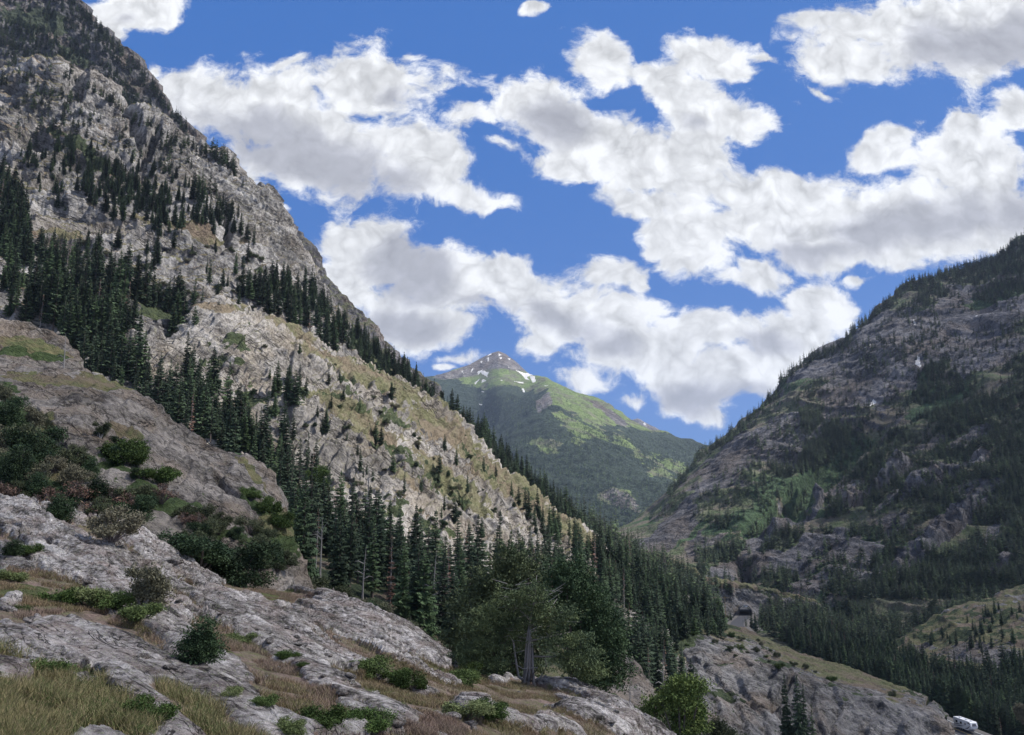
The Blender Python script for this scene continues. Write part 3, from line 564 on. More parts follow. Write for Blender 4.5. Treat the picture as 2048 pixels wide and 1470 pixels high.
# --- little dome in the trees, base ground
LF['dome2'] = landform('low_rock_dome', [
 [(1190,1560,60),(1330,1600,62)], [(1190,1420,78),(1300,1460,78),(1330,1520,78)],
 [(1190,1312,92),(1225,1314,92),(1248,1322,91),(1272,1342,90),(1290,1372,89),(1298,1400,88),(1330,1520,84)]],
 1192, 1328, 1.6, 1.6, M_DOME, d_dome, p_dome([(1250, 1480, 60, 60, 0)], [(1250, 1460, 90, 50, 0)]), back=(8, 8), smooth_ridge=3)
gm = MB(); gm.add([(-5900, -1000, -420), (5900, -1000, -420), (5900, 7850, -420), (-5900, 7850, -420)], [(0, 1, 2, 3)])
tag(gm.build('ground', M_SOIL), kind='structure')
# ------------------------------------------------------------------ plants: prototypes
M_BARK = plain('bark', (.12, .10, .085), .95, .3, 2); M_GREYW = plain('weathered_wood', (.25, .235, .225), .9, .25, 3)
M_SPR = leaf_mat('spruce_needles', (.030, .048, .032), (.055, .082, .046), (.050, .078, .036), .35)
M_FARS = leaf_mat('distant_needles', (.022, .036, .024), (.038, .058, .034), (.10, .15, .05), .1)
M_SPL = leaf_mat('slope_needles', (.045, .065, .045), (.075, .10, .06), (.085, .12, .055), .2)
M_DEAD = leaf_mat('dead_needles', (.15, .085, .062), (.11, .075, .06), None, .5)
M_JUN = leaf_mat('juniper_scales', (.024, .042, .022), (.05, .078, .035), None, 1.2)
M_OLDJ = leaf_mat('pad_scales', (.05, .07, .038), (.10, .125, .055), None, .9)
M_JUNO = leaf_mat('old_juniper_scales', (.05, .068, .038), (.095, .115, .052), None, .9)
M_SHR = leaf_mat('shrub_leaves', (.045, .080, .022), (.085, .13, .035), (.11, .13, .055), 2.5)
M_SHRD = leaf_mat('dull_shrub_leaves', (.055, .07, .038), (.10, .115, .06), (.12, .11, .075), 1.6)
M_LIME = leaf_mat('bright_leaves', (.065, .10, .028), (.125, .16, .048), None, .8)
M_TWIG = plain('bare_twigs', (.16, .13, .12), .95, .3, 3)

def soup(V3, name, mat):
    """triangle soup n x 3 x 3"""
    V3 = np.asarray(V3, np.float32); n = len(V3); return mesh_np(name, V3.reshape(-1, 3), np.arange(n*3).reshape(n, 3), mat, False)
def spruce_crown(rs, H=18., R=2.4, levels=34, nb=8, base=.08, sparse=0., ragged=.25):
    T = []; side = rs.uniform(0, 6.28)
    for i in range(levels):
        t = base+(1-base)*(i+rs.uniform(-.4, .4))/levels; t = min(max(t, .02), .985)
        env = (1-t)**.68*(.45+.55*min(1, (t-base+.06)/.14)); z = H*t
        for k in range(max(4, int(nb*(.6+.6*(1-t))))):
            if rs.random() < sparse: continue
            a = rs.uniform(0, 6.28); r = R*env*rs.uniform(1-2.2*ragged, 1+ragged*.4)*(1+.18*math.cos(a-side))
            if r < .28: r = .28
            dx, dy = math.cos(a), math.sin(a); dz = -.10-.42*(1-t)+rs.uniform(-.12, .12)
            px_, py_ = -dy, dx; n = 3 if r < 1 else 5
            for j in range(n):
                f0 = .12+.88*j/n; f1 = min(1.05, f0+1.35/n); wd = (.30*r*(1-.55*f0)+.13)*rs.uniform(.7, 1.3)
                zc = lambda f: z+r*dz*f+r*.16*f*f
                for s_ in (-1, 1):
                    T.append([(dx*r*f0, dy*r*f0, zc(f0)), (dx*r*f1, dy*r*f1, zc(f1)-.05),
                              (dx*r*(f0+f1)*.55+s_*px_*wd, dy*r*(f0+f1)*.55+s_*py_*wd, zc(f1)-wd*rs.uniform(.5, 1.3))])
                T.append([(dx*r*f0, dy*r*f0, zc(f0)), (dx*r*f1, dy*r*f1, zc(f1)), (dx*r*f1*.8+px_*wd*rs.uniform(-.3, .3), dy*r*f1*.8+py_*wd*rs.uniform(-.3, .3), zc(f0)-.22-.22*r)])
    for k in range(5):
        a = k*1.3; T.append([(0, 0, H*1.01), (.1*math.cos(a), .1*math.sin(a), H*.96), (.3*math.cos(a+.6), .3*math.sin(a+.6), H*.93)])
    return T
def trunk_mb(H, r, lean=0., n=6, stubs=0, rs=None, top=.97):
    mb = MB(); mb.tube([(lean*f*f, 0, H*f-.6*(f == 0)) for f in (0, .04, .3, .65, top)], [r*1.35, r, r*.75, r*.42, r*.08], n)
    for k in range(stubs):
        t = rs.uniform(.12, .85); a = rs.uniform(0, 6.28); l = rs.uniform(.5, 2.2)*(1.1-t)
        mb.tube([(lean*t*t, 0, H*t), (lean*t*t+l*math.cos(a), l*math.sin(a), H*t-l*rs.uniform(-.1, .35))], [r*.16, r*.05], 3, False)
    return mb
def mb_mesh(mb, name, mat):
    me = bpy.data.meshes.new(name); me.from_pydata(mb.v, [], mb.f); me.materials.append(mat); me.update(); return me
def leafcloud(rs, lobes, n, size, flat=.6, shell=.55):
    """many small leaves gathered in tufts inside lobes (x,y,z,rx,ry,rz)"""
    w_ = np.array([l[3]*l[4]*l[5] for l in lobes])**.67; w_ /= w_.sum(); g = np.random.default_rng(rs.randrange(1 << 30)); T = []
    tufts = n//14; li = g.choice(len(lobes), tufts, p=w_); L = np.array(lobes)[li]
    d = g.normal(size=(tufts, 3)); d /= np.linalg.norm(d, axis=1, keepdims=True); rr = (shell+(1-shell)*g.random(tufts))[:, None]*(1+.24*g.normal(size=(tufts, 1)))
    c = L[:, :3]+d*rr*L[:, 3:]; c[:, 2] = np.maximum(c[:, 2], .02)
    c = np.repeat(c, 14, 0); dd = np.repeat(d, 14, 0); m = len(c); c = c+g.normal(size=(m, 3))*size*1.9*[1, 1, flat]
    a = dd*.7+g.normal(size=(m, 3))*.7; a /= np.linalg.norm(a, axis=1, keepdims=True); b_ = np.cross(a, g.normal(size=(m, 3))); b_ /= np.linalg.norm(b_, axis=1, keepdims=True)
    s = size*g.uniform(.6, 1.4, (m, 1)); return np.stack([c-b_*s*.55, c+b_*s*.55, c+a*s*1.7], 1)
def limbs(lobes, rs, r0, fork=.25, per=1, twig=True):
    mb = MB()
    for l in lobes:
        for _ in range(per):
            e = Vector(l[:3])+Vector([rs.uniform(-.4, .4)*l[3], rs.uniform(-.4, .4)*l[4], rs.uniform(-.2, .5)*l[5]]); b = Vector((rs.uniform(-.1, .1)*fork, rs.uniform(-.1, .1)*fork, -.15))
            m1 = b.lerp(e, .4)+Vector((rs.uniform(-.3, .3), rs.uniform(-.3, .3), .25))*fork; m2 = b.lerp(e, .75)+Vector((rs.uniform(-.3, .3), rs.uniform(-.3, .3), .1))*fork
            mb.tube([b, m1, m2, e], [r0, r0*.7, r0*.4, r0*.12], 5, False)
            if twig:
                for k in range(3):
                    q = m2.lerp(e, rs.random()); mb.tube([q, q+Vector([rs.uniform(-.5, .5)*l[3], rs.uniform(-.5, .5)*l[4], rs.uniform(.1, .7)*l[5]])], [r0*.25, r0*.05], 3, False)
    return mb
rs = random.Random(5)
class Kind:
    def __init__(s, name, parts, h): s.name = name; s.parts = parts; s.h = h      # parts: (name, mesh)
SPR = []
for i, (R, lv, nb, base, sp, rg) in enumerate([(2.6, 38, 10, .04, .05, .22), (2.3, 40, 10, .08, .10, .3), (3.1, 34, 10, .05, .12, .34), (2.0, 38, 9, .14, .18, .34), (2.6, 32, 9, .2, .25, .4), (3.2, 32, 11, .02, .0, .25)]):
    SPR.append(Kind('spruce_tree', [('crown', soup(spruce_crown(rs, 18, R, lv, nb, base, sp, rg), 'crown', M_SPR)), ('trunk', mb_mesh(trunk_mb(18, .26, 0, 6, 22 if base > .15 else 6, rs), 'trunk', M_BARK))], 18))
DEADS = [Kind('dead_spruce', [('crown', soup(spruce_crown(rs, 18, 1.9, 26, 7, .15, .45, .4), 'crown', M_DEAD)), ('trunk', mb_mesh(trunk_mb(18, .24, 0, 6, 50, rs), 'trunk', M_GREYW))], 18),
         Kind('dead_spruce', [('crown', soup(spruce_crown(rs, 18, 1.6, 22, 6, .3, .6, .4), 'crown', M_DEAD)), ('trunk', mb_mesh(trunk_mb(18, .22, .5, 6, 60, rs), 'trunk', M_GREYW))], 18)]
def snag_mb(rs):
    mb = trunk_mb(9, .2, rs.uniform(-.8, .8), 6, 14, rs)
    for k in range(5):
        z = rs.uniform(2.5, 7); a = rs.uniform(0, 6.28); l = rs.uniform(1, 2.4)
        mb.tube([(0, 0, z), (l*.6*math.cos(a), l*.6*math.sin(a), z+.5), (l*math.cos(a), l*math.sin(a), z+rs.uniform(.2, 1.6))], [.09, .06, .02], 4, False)
    return mb
SNAG = [Kind('tree_snag', [('trunk', mb_mesh(snag_mb(rs), 'trunk', M_GREYW))], 9) for _ in range(3)]
def bush(name, lob, n, size, mat, wood, r0, flat=.6, per=1, shell=.55):
    return Kind(name, [('foliage' if 'shrub' in name or 'bush' in name else 'crown', soup(leafcloud(rs, lob, n, size, flat, shell), 'foliage', mat)), ('stem' if 'shrub' in name or 'bush' in name else 'trunk', mb_mesh(limbs(lob, rs, r0, .35, per), 'stem', wood))], max(l[2]+l[5] for l in lob))
def lobes(n, R, H, z0=.15, s=.42, rs=rs):
    out = []
    for k in range(n):
        a = rs.uniform(0, 6.28); q = math.sqrt(rs.random())*R*.72; z = H*rs.uniform(z0+.15, .82)*(1-.35*(q/R)**2); r = R*s*rs.uniform(.7, 1.25)
        out.append((q*math.cos(a), q*math.sin(a), z, r, r, r*.8))
    return out
JUN = [bush('juniper_bush', [(0, 0, .75, .75, .7, .75), (.1, 0, 1.3, .5, .5, .6), (-.2, .1, .5, .75, .7, .5), (.35, 0, .55, .6, .6, .5)], 11000, .045, M_JUN, M_BARK, .06), bush('juniper_bush', lobes(9, 1., 1.9, -.12), 12000, .045, M_JUN, M_BARK, .06), bush('juniper_bush', lobes(9, .7, 2.2, -.05, .42), 9000, .045, M_SHRD, M_GREYW, .05, shell=.3)]
SHR = [bush('green_shrub', lobes(11, 1.15, .9, .05, .3), 9000, .042, M_SHR, M_TWIG, .02, per=2, shell=.35) for _ in range(3)]
SHD = [bush('dull_shrub', lobes(12, 1.25, 1.7, .05, .30), 9000, .045, M_SHRD, M_TWIG, .03, per=3, shell=.3) for _ in range(3)]
BARE = [bush('bare_shrub', lobes(8, 1.2, 1.5, .05, .4), 900, .06, M_DEAD, M_TWIG, .03, per=9, shell=.2) for _ in range(2)]
def put(K, loc, h, rz=None, label=None, cat=None, group=None, wide=1., tilt=0.):
    """one plant: an empty at its foot with its parts; copies share mesh data"""
    r = empty(K.name, loc, rs.uniform(0, 6.28) if rz is None else rz); k = h/K.h; r.scale = (k*wide, k*wide, k); r.rotation_euler.x = tilt
    tag(r, label, cat, group)
    for nm, me in K.parts: link(nm, me, r)
    return r
# scattered masses nobody could count one by one: points carrying tree or grass meshes
def scatter(name, pts, scl, idx, protos, widen=None, label=None, cat=None, mat_jitter=True):
    c = bpy.data.collections.new(name+'_kit')
    for i, me in enumerate(protos): c.objects.link(bpy.data.objects.new('%s_kit_%02d' % (name, i), me))
    me = bpy.data.meshes.new(name); pts = np.asarray(pts, np.float32); me.vertices.add(len(pts)); me.vertices.foreach_set('co', pts.ravel())
    a = me.attributes.new('scl', 'FLOAT_VECTOR', 'POINT'); sc = np.stack([scl*(widen if widen is not None else 1)]*2+[scl], 1).astype(np.float32); a.data.foreach_set('vector', sc.ravel())
    a = me.attributes.new('rz', 'FLOAT_VECTOR', 'POINT'); rz = np.zeros((len(pts), 3), np.float32); rz[:, 2] = RNG.uniform(0, 6.28, len(pts)); a.data.foreach_set('vector', rz.ravel())
    a = me.attributes.new('idx', 'INT', 'POINT'); a.data.foreach_set('value', np.asarray(idx, np.int32))
    o = link(name, me); g = bpy.data.node_groups.new(name, 'GeometryNodeTree')
    g.interface.new_socket('Geometry', in_out='INPUT', socket_type='NodeSocketGeometry'); g.interface.new_socket('Geometry', in_out='OUTPUT', socket_type='NodeSocketGeometry')
    N_ = g.nodes; L_ = g.links; gi = N_.new('NodeGroupInput'); go = N_.new('NodeGroupOutput'); ip = N_.new('GeometryNodeInstanceOnPoints'); ci = N_.new('GeometryNodeCollectionInfo')
    ci.inputs[0].default_value = c; ci.inputs['Separate Children'].default_value = True; ci.inputs['Reset Children'].default_value = True
    ip.inputs['Pick Instance'].default_value = True
    def attr(nm, t): n = N_.new('GeometryNodeInputNamedAttribute'); n.data_type = t; n.inputs[0].default_value = nm; return [q for q in n.outputs if q.enabled and q.name == 'Attribute'][0]
    L_.new(gi.outputs[0], ip.inputs['Points']); L_.new(ci.outputs[0], ip.inputs['Instance']); L_.new(attr('idx', 'INT'), ip.inputs['Instance Index'])
    L_.new(attr('rz', 'FLOAT_VECTOR'), ip.inputs['Rotation']); L_.new(attr('scl', 'FLOAT_VECTOR'), ip.inputs['Scale']); L_.new(ip.outputs[0], go.inputs[0])
    m = o.modifiers.new('scatter', 'NODES'); m.node_group = g
    return tag(o, label, cat, None, 'stuff')
def joined(parts, name):
    V_, F_, mi, mats, b = [], [], [], [], 0
    for k, (nm, me) in enumerate(parts):
        mats.append(me.materials[0]); V_ += [tuple(v.co) for v in me.vertices]; F_ += [tuple(i+b for i in p.vertices) for p in me.polygons]; mi += [k]*len(me.polygons); b = len(V_)
    j = bpy.data.meshes.new(name); j.from_pydata(V_, [], F_)
    for m in mats: j.materials.append(m)
    j.polygons.foreach_set('material_index', mi); j.update(); return j

# ------------------------------------------------------------------ conifer stands (bases given where they root on each slope)
TREES = []     # (x,y,z, height, label-key, dead)
def clump(P, sc): return fbm(np.array([[P[0]/sc, P[1]/sc, P[2]/sc]]), 3)[0]
def stand(L, poly, n, h0, h1, key, thr=-1., csc=25., dead=.03, gap=.9):
    xs_ = [p[0] for p in poly]; ys_ = [p[1] for p in poly]; got = 0; tries = 0; used = []
    while got < n and tries < n*14:
        tries += 1; x = rs.uniform(min(xs_), max(xs_)); y = rs.uniform(min(ys_), max(ys_))
        if not inpoly(np.array([x]), np.array([y]), poly)[0]: continue
        P, N, r, c = at(L, x, y)
        if thr > -1 and clump(P, csc)+.3*clump(P, csc*.3)+rs.uniform(-.15, .15) < thr: continue
        if L is RG and L.C[r, c, 0] > .5 and rs.random() < .9: continue
        if L is RG and inpoly(np.array([x]), np.array([y]), GULLY[0])[0] and rs.random() < .8: continue
        h = h0+(h1-h0)*rs.betavariate(2.2, 2); hp = h*F/P[1]
        if n < 1500 and any(abs(x-u) < gap*.10*hp and abs(y-v) < gap*.18*hp for u, v in used[-160:]): continue
        used.append((x, y)); TREES.append((P[0], P[1], P[2]-.3, h, key, rs.random() < dead)); got += 1
def crest(L, line, n, h0, h1, key, up=0, jit=8, dead=.04):
    a = np.array(line, float)
    for k in range(n):
        x = rs.uniform(a[0, 0], a[-1, 0]); y = np.interp(x, a[:, 0], a[:, 1])+up+abs(rs.gauss(0, jit)); P, N, r, c = at(L, x, y)
        TREES.append((P[0], P[1], P[2]-.4, rs.uniform(h0, h1), key, rs.random() < dead))
LF['crag'] = LF_CRAG
W_, SH, RD, RG, BT, KN, PK = LF['wall'], LF['shoulder'], LF['ridge'], LF['right'], LF['belt'], LF['knoll'], LF['peak']
# left mountain
stand(W_, [(0,660),(0,490),(60,480),(120,530),(230,570),(330,610),(400,640),(430,700),(330,730),(150,710)], 145, 10, 24, 'wallstand', -.06, 22)
stand(W_, [(0,350),(40,400),(60,480),(0,520)], 34, 14, 20, 'wallstand')
stand(W_, [(330,390),(370,360),(470,440),(500,500),(420,480),(340,450)], 34, 10, 17, 'wall', -.3)
stand(W_, [(180,330),(330,380),(360,460),(230,450),(160,400)], 80, 9, 17, 'wall', -.3)
stand(W_, [(40,150),(200,180),(330,290),(420,360),(470,470),(300,480),(100,420),(30,300)], 250, 5, 13, 'wall', -.12, 30, .08)
stand(W_, [(0,490),(500,500),(640,640),(400,620),(0,600)], 60, 6, 15, 'wall', -.2)
stand(W_, [(470,590),(560,560),(640,610),(720,690),(740,740),(600,680)], 70, 12, 20, 'wallstand')
crest(W_, [(10,168),(60,150),(120,140),(180,176),(260,230),(330,270),(400,300),(440,322),(480,360)], 90, 6, 12, 'wall', 2, 7)
crest(W_, [(405,300),(440,322),(462,340)], 16, 12, 17, 'wall', 3, 5)
CRG = LF['crag']
crest(CRG, [(60,-60),(100,-40),(150,8),(185,44),(225,86),(268,126),(300,172),(330,210),(374,270)], 110, 11, 19, 'crag', 2, 7)
stand(CRG, [(0,40),(110,60),(200,120),(330,240),(260,230),(120,150),(0,170)], 420, 8, 15, 'crag', -.25, 40)
stand(CRG, [(0,0),(130,0),(200,70),(300,190),(200,110),(80,40)], 150, 8, 14, 'crag', -.1, 40)
# wooded ridge behind the shoulder
crest(RD, [(p, y) for p, y, d in RIDGE2], 330, 9, 17, 'ridge', 3, 14, .06)
stand(RD, [(620,640),(760,720),(900,830),(1000,930),(1130,1030),(1300,1120),(1420,1200),(1430,1260),(1300,1230),(1150,1120),(980,980),(820,830),(640,700)], 420, 9, 17, 'ridge')
# shoulder
stand(SH, [(120,760),(250,710),(390,705),(430,800),(520,900),(570,960),(560,1010),(480,940),(330,860),(200,790)], 80, 9, 22, 'shoulderstand', -.15)
stand(SH, [(460,660),(700,745),(900,885),(1100,1050),(1190,1120),(1000,1120),(860,1040),(680,980),(560,900),(450,760)], 60, 3, 9, 'shoulder', -.05, 20, .08)
stand(SH, [(540,780),(600,780),(590,900),(550,900)], 10, 8, 14, 'shoulder')
stand(SH, [(380,800),(520,880),(640,960),(640,1010),(520,960),(400,860)], 34, 9, 16, 'shoulder')
stand(SH, [(1000,1120),(1150,1110),(1240,1160),(1260,1210),(1100,1200)], 26, 9, 15, 'shoulder')
stand(SH, [(560,1010),(640,1050),(760,1110),(740,1180),(620,1130),(560,1090)], 50, 13, 20, 'belt')
stand(SH, [(1190,1110),(1250,1150),(1340,1208),(1435,1250),(1435,1330),(1300,1260),(1190,1200)], 230, 9, 17, 'foot')
stand(SH, [(1040,1010),(1110,1056),(1190,1100),(1190,1150),(1100,1100),(1020,1030)], 24, 7, 13, 'foot')
stand(RD, [(900,830),(1000,925),(1130,1025),(1280,1112),(1420,1185),(1430,1240),(1280,1180),(1120,1090),(960,930)], 300, 13, 23, 'ridge', dead=.05)
# belt at the foot of the shoulder
stand(BT, [(545,1120),(600,1080),(700,1115),(850,1155),(1000,1185),(1180,1240),(1160,1300),(1000,1260),(850,1230),(700,1190),(560,1160)], 130, 10, 21, 'belt', dead=.07)
stand(BT, [(1190,1250),(1400,1320),(1400,1400),(1300,1400),(1200,1330)], 46, 11, 17, 'belt', dead=.1)
stand(BT, [(760,1220),(880,1250),(960,1300),(900,1300),(800,1260)], 22, 10, 14, 'belt', dead=.15)
# knoll
stand(KN, [(1200,1240),(1380,1242),(1380,1300),(1250,1330)], 24, 8, 14, 'knoll', dead=.1)
for x, y, h in ((1578,1500,16.5),(1598,1505,17),(1612,1500,14.5),(1630,1510,11),(1240,1330,17),(1256,1322,15),(1290,1345,13),(1310,1350,12),(1325,1372,14)):
    P = P3(x, y, 195 if x > 1500 else 230); TREES.append((P[0], P[1], P[2], h, 'knollfoot', False))
for x, y, D, h in ((1497,1244,592,7),(1490,1249,578,7),(1486,1253,568,6),(1493,1256,565,9),(1482,1257,556,4),(1500,1246,585,7),(1506,1250,580,8),(1511,1256,572,9),(1496,1246,590,4),(1493,1252,575,5),(1512,1262,560,11),(1520,1268,556,12),(1528,1262,560,10),(1504,1266,562,8),(1538,1268,565,12),(1459,1240,590,8),(1466,1238,600,6)):
    P = P3(x, y, D); TREES.append((P[0], P[1], P[2]-2, h, 'valley', False))
# tunnel spur and valley
SPU = LF['spur']
crest(SPU, [(1320,1112),(1380,1146),(1420,1165),(1460,1178)], 30, 8, 14, 'valley', 2, 6)
stand(SPU, [(1320,1140),(1410,1170),(1400,1250),(1330,1230)], 50, 10, 15, 'valley')
stand(SPU, [(1530,1200),(1640,1215),(1660,1280),(1530,1262)], 46, 10, 15, 'valley')
def V_(poly, n, h0, h1, key='right', thr=-1, csc=60., dead=.03): stand(RG, poly, n, h0, h1, key, thr, csc, dead, .7)
V_([(1500,1235),(1640,1240),(1720,1280),(1800,1320),(1900,1380),(2060,1400),(2060,1500),(1900,1470),(1700,1370),(1560,1290)], 900, 11, 18, 'valley')
V_([(1400,1160),(1500,1180),(1800,1240),(2060,1190),(2060,1330),(1800,1310),(1500,1250)], 1000, 9, 16, 'valley', -.35)
V_([(1380,1090),(1500,1060),(1700,1060),(2060,1000),(2060,1190),(1800,1200),(1500,1180),(1400,1150)], 1300, 9, 15, 'right', -.1, 55)
V_([(1680,900),(1800,850),(2060,770),(2060,1010),(1800,1010),(1650,1040)], 1500, 8, 15, 'right', -.2, 60)
V_([(1500,880),(1600,820),(1700,850),(1690,930),(1560,960)], 620, 8, 15, 'right', -.35, 60)
V_([(1380,1010),(1500,930),(1560,960),(1480,1080),(1400,1090)], 90, 7, 12, 'right', -.05, 50)
V_([(1830,572),(2060,480),(2060,640),(1960,600),(1850,640)], 900, 9, 16, 'right', -.7, 90)
V_([(1400,1000),(1560,840),(1700,740),(1850,640),(2060,560),(2060,1200),(1700,1200),(1500,1150)], 2600, 7, 13, 'right', -.02, 90)
V_([(1700,700),(1840,590),(1900,660),(1750,760)], 420, 8, 13, 'right', -.1, 60)
V_([(1500,880),(1700,700),(2060,640),(2060,800),(1700,900)], 1000, 7, 13, 'right', .0, 60)
V_([(1290,1045),(1400,960),(1500,860),(1560,800),(1580,830),(1480,930),(1380,1020)], 110, 7, 12, 'right', -.1, 40)
crest(RG, [(1340,985),(1375,945),(1402,908),(1455,878),(1507,832),(1565,780)], 200, 9, 18, 'right', 2, 7)
crest(RG, [(1572,762),(1612,720),(1702,684),(1722,652),(1802,585),(1822,566)], 260, 11, 20, 'right', 1, 7)
crest(RG, [(1822,566),(1902,545),(2002,515),(2060,466)], 260, 12, 21, 'right', 1, 7)
stand(LF['near'], [(1790,1310),(1900,1245),(2060,1200),(2060,1330),(1900,1360)], 50, 4, 9, 'right', .0, 25)
stand(LF['near'], [(1720,1380),(1900,1370),(2060,1350),(2060,1520),(1900,1470)], 190, 11, 18, 'valley')
# lower left junipers' neighbours
# far peak
stand(PK, [(880,790),(1000,790),(1100,800),(1170,850),(1300,890),(1400,900),(1500,960),(1500,1100),(1200,1120),(1000,1040),(900,900)], 9000, 10, 18, 'peak', -.35, 220, .0, .3)
stand(PK, [(1100,780),(1230,850),(1390,900),(1330,960),(1180,880)], 500, 9, 15, 'peak', .0, 120, .0, .35)

REG = {}
def reg(o, t, form, noun, phrase, gr): REG.setdefault((noun, phrase, gr), []).append((o, float(proj(np.array(t[:3], float))[0]), float(t[1]), float(t[3]), form))
def finish():
    Z = ['far left end', 'left part', 'middle, leaning left,', 'middle, leaning right,', 'right part', 'far right end']
    for (noun, phrase, gr), L in REG.items():
        xs_ = sorted(a[1] for a in L); ds = sorted(a[2] for a in L); hs = sorted(a[3] for a in L); n = len(L)
        for o, x, d, h, form in L:
            z = Z[min(5, int(6*xs_.index(x)/n))]; row = ('front', 'middle', 'back')[min(2, int(3*ds.index(d)/n))]; sz = ('short', 'medium', 'tall')[min(2, int(3*hs.index(h)/n))]
            z = z.replace('middle, leaning left,', 'middle left').replace('middle, leaning right,', 'middle right')
            o['label'] = '%s %s %s, %s of %s, %s row' % (sz, form, noun, z, phrase, row)
FORM = {}
KEYS = {
 'wallstand': ('stand on granite wall', 'spruces in the stand on the granite wall'),
 'wall': ('scatter on high wall', 'scattered spruces on the high wall'),
 'crag': ('top left crag', 'conifers on the upper crag'),
 'ridge': ('wooded ridge', 'conifers on the wooded ridge'),
 'shoulderstand': ('stand above rock dome', 'spruces above the rock dome'),
 'shoulder': ('bare shoulder', 'lone conifers on the shoulder'),
 'belt': ('belt below shoulder', 'spruces at the foot of the shoulder'),
 'foot': ('lower right shoulder foot', 'conifers at the lower right foot of the shoulder'),
 'knoll': ('grassy knoll end', 'conifers on the knoll'),
 'knollfoot': ('knoll rock face', 'spruces below the knoll'),
 'valley': ('valley wood', 'conifers in the valley'),
 'right': ('right mountain', 'conifers on the right mountain'), 'peak': ('', '')}
SFORM = ['full', 'slim', 'broad', 'ragged slim', 'bare-stemmed', 'dense wide']
def vis(t):
    a, b = proj(np.array(t[:3])); return -20 < a < 2070 and -20 < b < 1560 and t[4] not in ('peak',)
live = sorted([t for t in TREES if not t[5] and vis(t)], key=lambda t: -t[3]/t[1]); ind = live[:300]; keep = set(map(id, ind))
for t in ind: 
    lb, gr = KEYS[t[4]]; k = rs.randrange(6); reg(put(SPR[k], t[:3], t[3], None, 'x', 'conifer', gr, .8 if t[4] == 'knollfoot' else rs.uniform(.95, 1.5), rs.gauss(0, .035)), t, SFORM[k], 'spruce', lb, gr)
dead = sorted([t for t in TREES if t[5] and vis(t)], key=lambda t: -t[3]/t[1])[:110]
for t in dead:
    lb, gr = KEYS[t[4]]; kd = set(map(id, dead))
    k = rs.randrange(2); reg(put(DEADS[k], t[:3], t[3]*.9, None, 'x', 'dead conifer', 'dead trees among the '+gr, 1.), t, ('rusty', 'rusty gaunt')[k], 'dead spruce', lb, gr)
rest = [t for t in TREES if id(t) not in keep and not t[5]]
mid = [t for t in rest if t[4] != 'peak']; far = [t for t in rest if t[4] == 'peak']
LOW = []
for R, lv, nb in ((3.0, 17, 7), (2.5, 18, 7), (3.6, 15, 7)):
    LOW.append(joined([('crown', soup(spruce_crown(rs, 18, R, lv, nb, .05, .1, .3), 'c', M_SPL)), ('trunk', mb_mesh(trunk_mb(18, .26, 0, 4, 0, rs), 't', M_BARK))], 'low'))
FARP = [soup(spruce_crown(rs, 18, R, 9, 5, .03, 0, .25), 'far', M_FARS) for R in (3.2, 3.9, 4.8)]
PR = [joined(k.parts, 'mid') for k in SPR[:4]]+LOW
def sc(ts, name, lab, protos, idxf, div=18., wd=None):
    a = np.array([t[:3] for t in ts]); h = np.array([t[3] for t in ts])/div
    return scatter(name, a, h, [idxf(t) for t in ts], protos, RNG.uniform(.9, 1.6, len(ts)) if wd is None else wd, lab, 'forest')
sc(mid, 'conifer_forest', 'dark green conifer forest covering the valley floor and the mountain slopes', PR, lambda t: rs.randrange(4) if t[1] < 520 else 4+rs.randrange(3))
sc(far, 'distant_forest', 'far conifer forest on the sunlit peak closing the valley', FARP, lambda t: rs.randrange(3))
# low scrub bushes on the slopes
def bushes(L, poly, n, h0, h1, kinds, lab, gr, thr=-1., cat='shrub', wide=1., csc=20., gap=4):
    xs_ = [p[0] for p in poly]; ys_ = [p[1] for p in poly]; got = 0; tries = 0; us = []
    while got < n and tries < n*20:
        tries += 1; x = rs.uniform(min(xs_), max(xs_)); y = rs.uniform(min(ys_), max(ys_))
        if not inpoly(np.array([x]), np.array([y]), poly)[0]: continue
        P, N, r, c = at(L, x, y)
        if thr > -1 and clump(P, csc) < thr: continue
        if any(abs(x-a) < gap and abs(y-b) < gap for a, b in us): continue
        us.append((x, y)); K = rs.choice(kinds); h = rs.uniform(h0, h1); o = put(K, (P[0], P[1], P[2]-.08), h, None, lab, cat, gr, rs.uniform(.85, 1.3)*wide); got += 1
        reg(o, (P[0], P[1], P[2], h), {'juniper_bush': 'dark', 'green_shrub': 'leafy green', 'dull_shrub': 'dull green', 'bare_shrub': 'bare twiggy'}[K.name], 'bush', lab, gr)
bushes(SH, [(460,660),(760,745),(920,870),(1100,1050),(1190,1120),(900,1080),(700,980),(560,860),(450,760)], 44, .8, 2.3, SHD+JUN[:2], 'bare granite shoulder', 'bushes on the granite shoulder', gap=8)
bushes(W_, [(100,480),(500,500),(620,640),(400,620),(100,600)], 40, 2, 4, SHD, 'granite wall ledges', 'bushes on the granite wall')
DM = LF['dome']
bushes(DM, [(0,800),(80,850),(110,900),(40,980),(0,980)], 14, 2., 3.6, JUN, 'left edge thicket', 'junipers in the left thicket', cat='juniper')
bushes(DM, [(0,920),(150,900),(260,960),(330,1010),(300,1060),(150,1050),(0,1010)], 34, 1.2, 2.3, SHD+JUN+BARE, 'hollow below the dome', 'bushes in the left hollow')
bushes(DM, [(330,1030),(450,1040),(560,1090),(600,1150),(480,1150),(360,1110)], 26, 1.1, 2.0, SHD+JUN[:2]+SHD+BARE[:1], 'thicket under dome nose', 'bushes under the dome nose')
bushes(DM, [(180,860),(280,930),(340,980),(260,960),(200,900)], 12, .9, 1.8, JUN+SHR, 'cleft in the dome', 'bushes in the dome cleft')
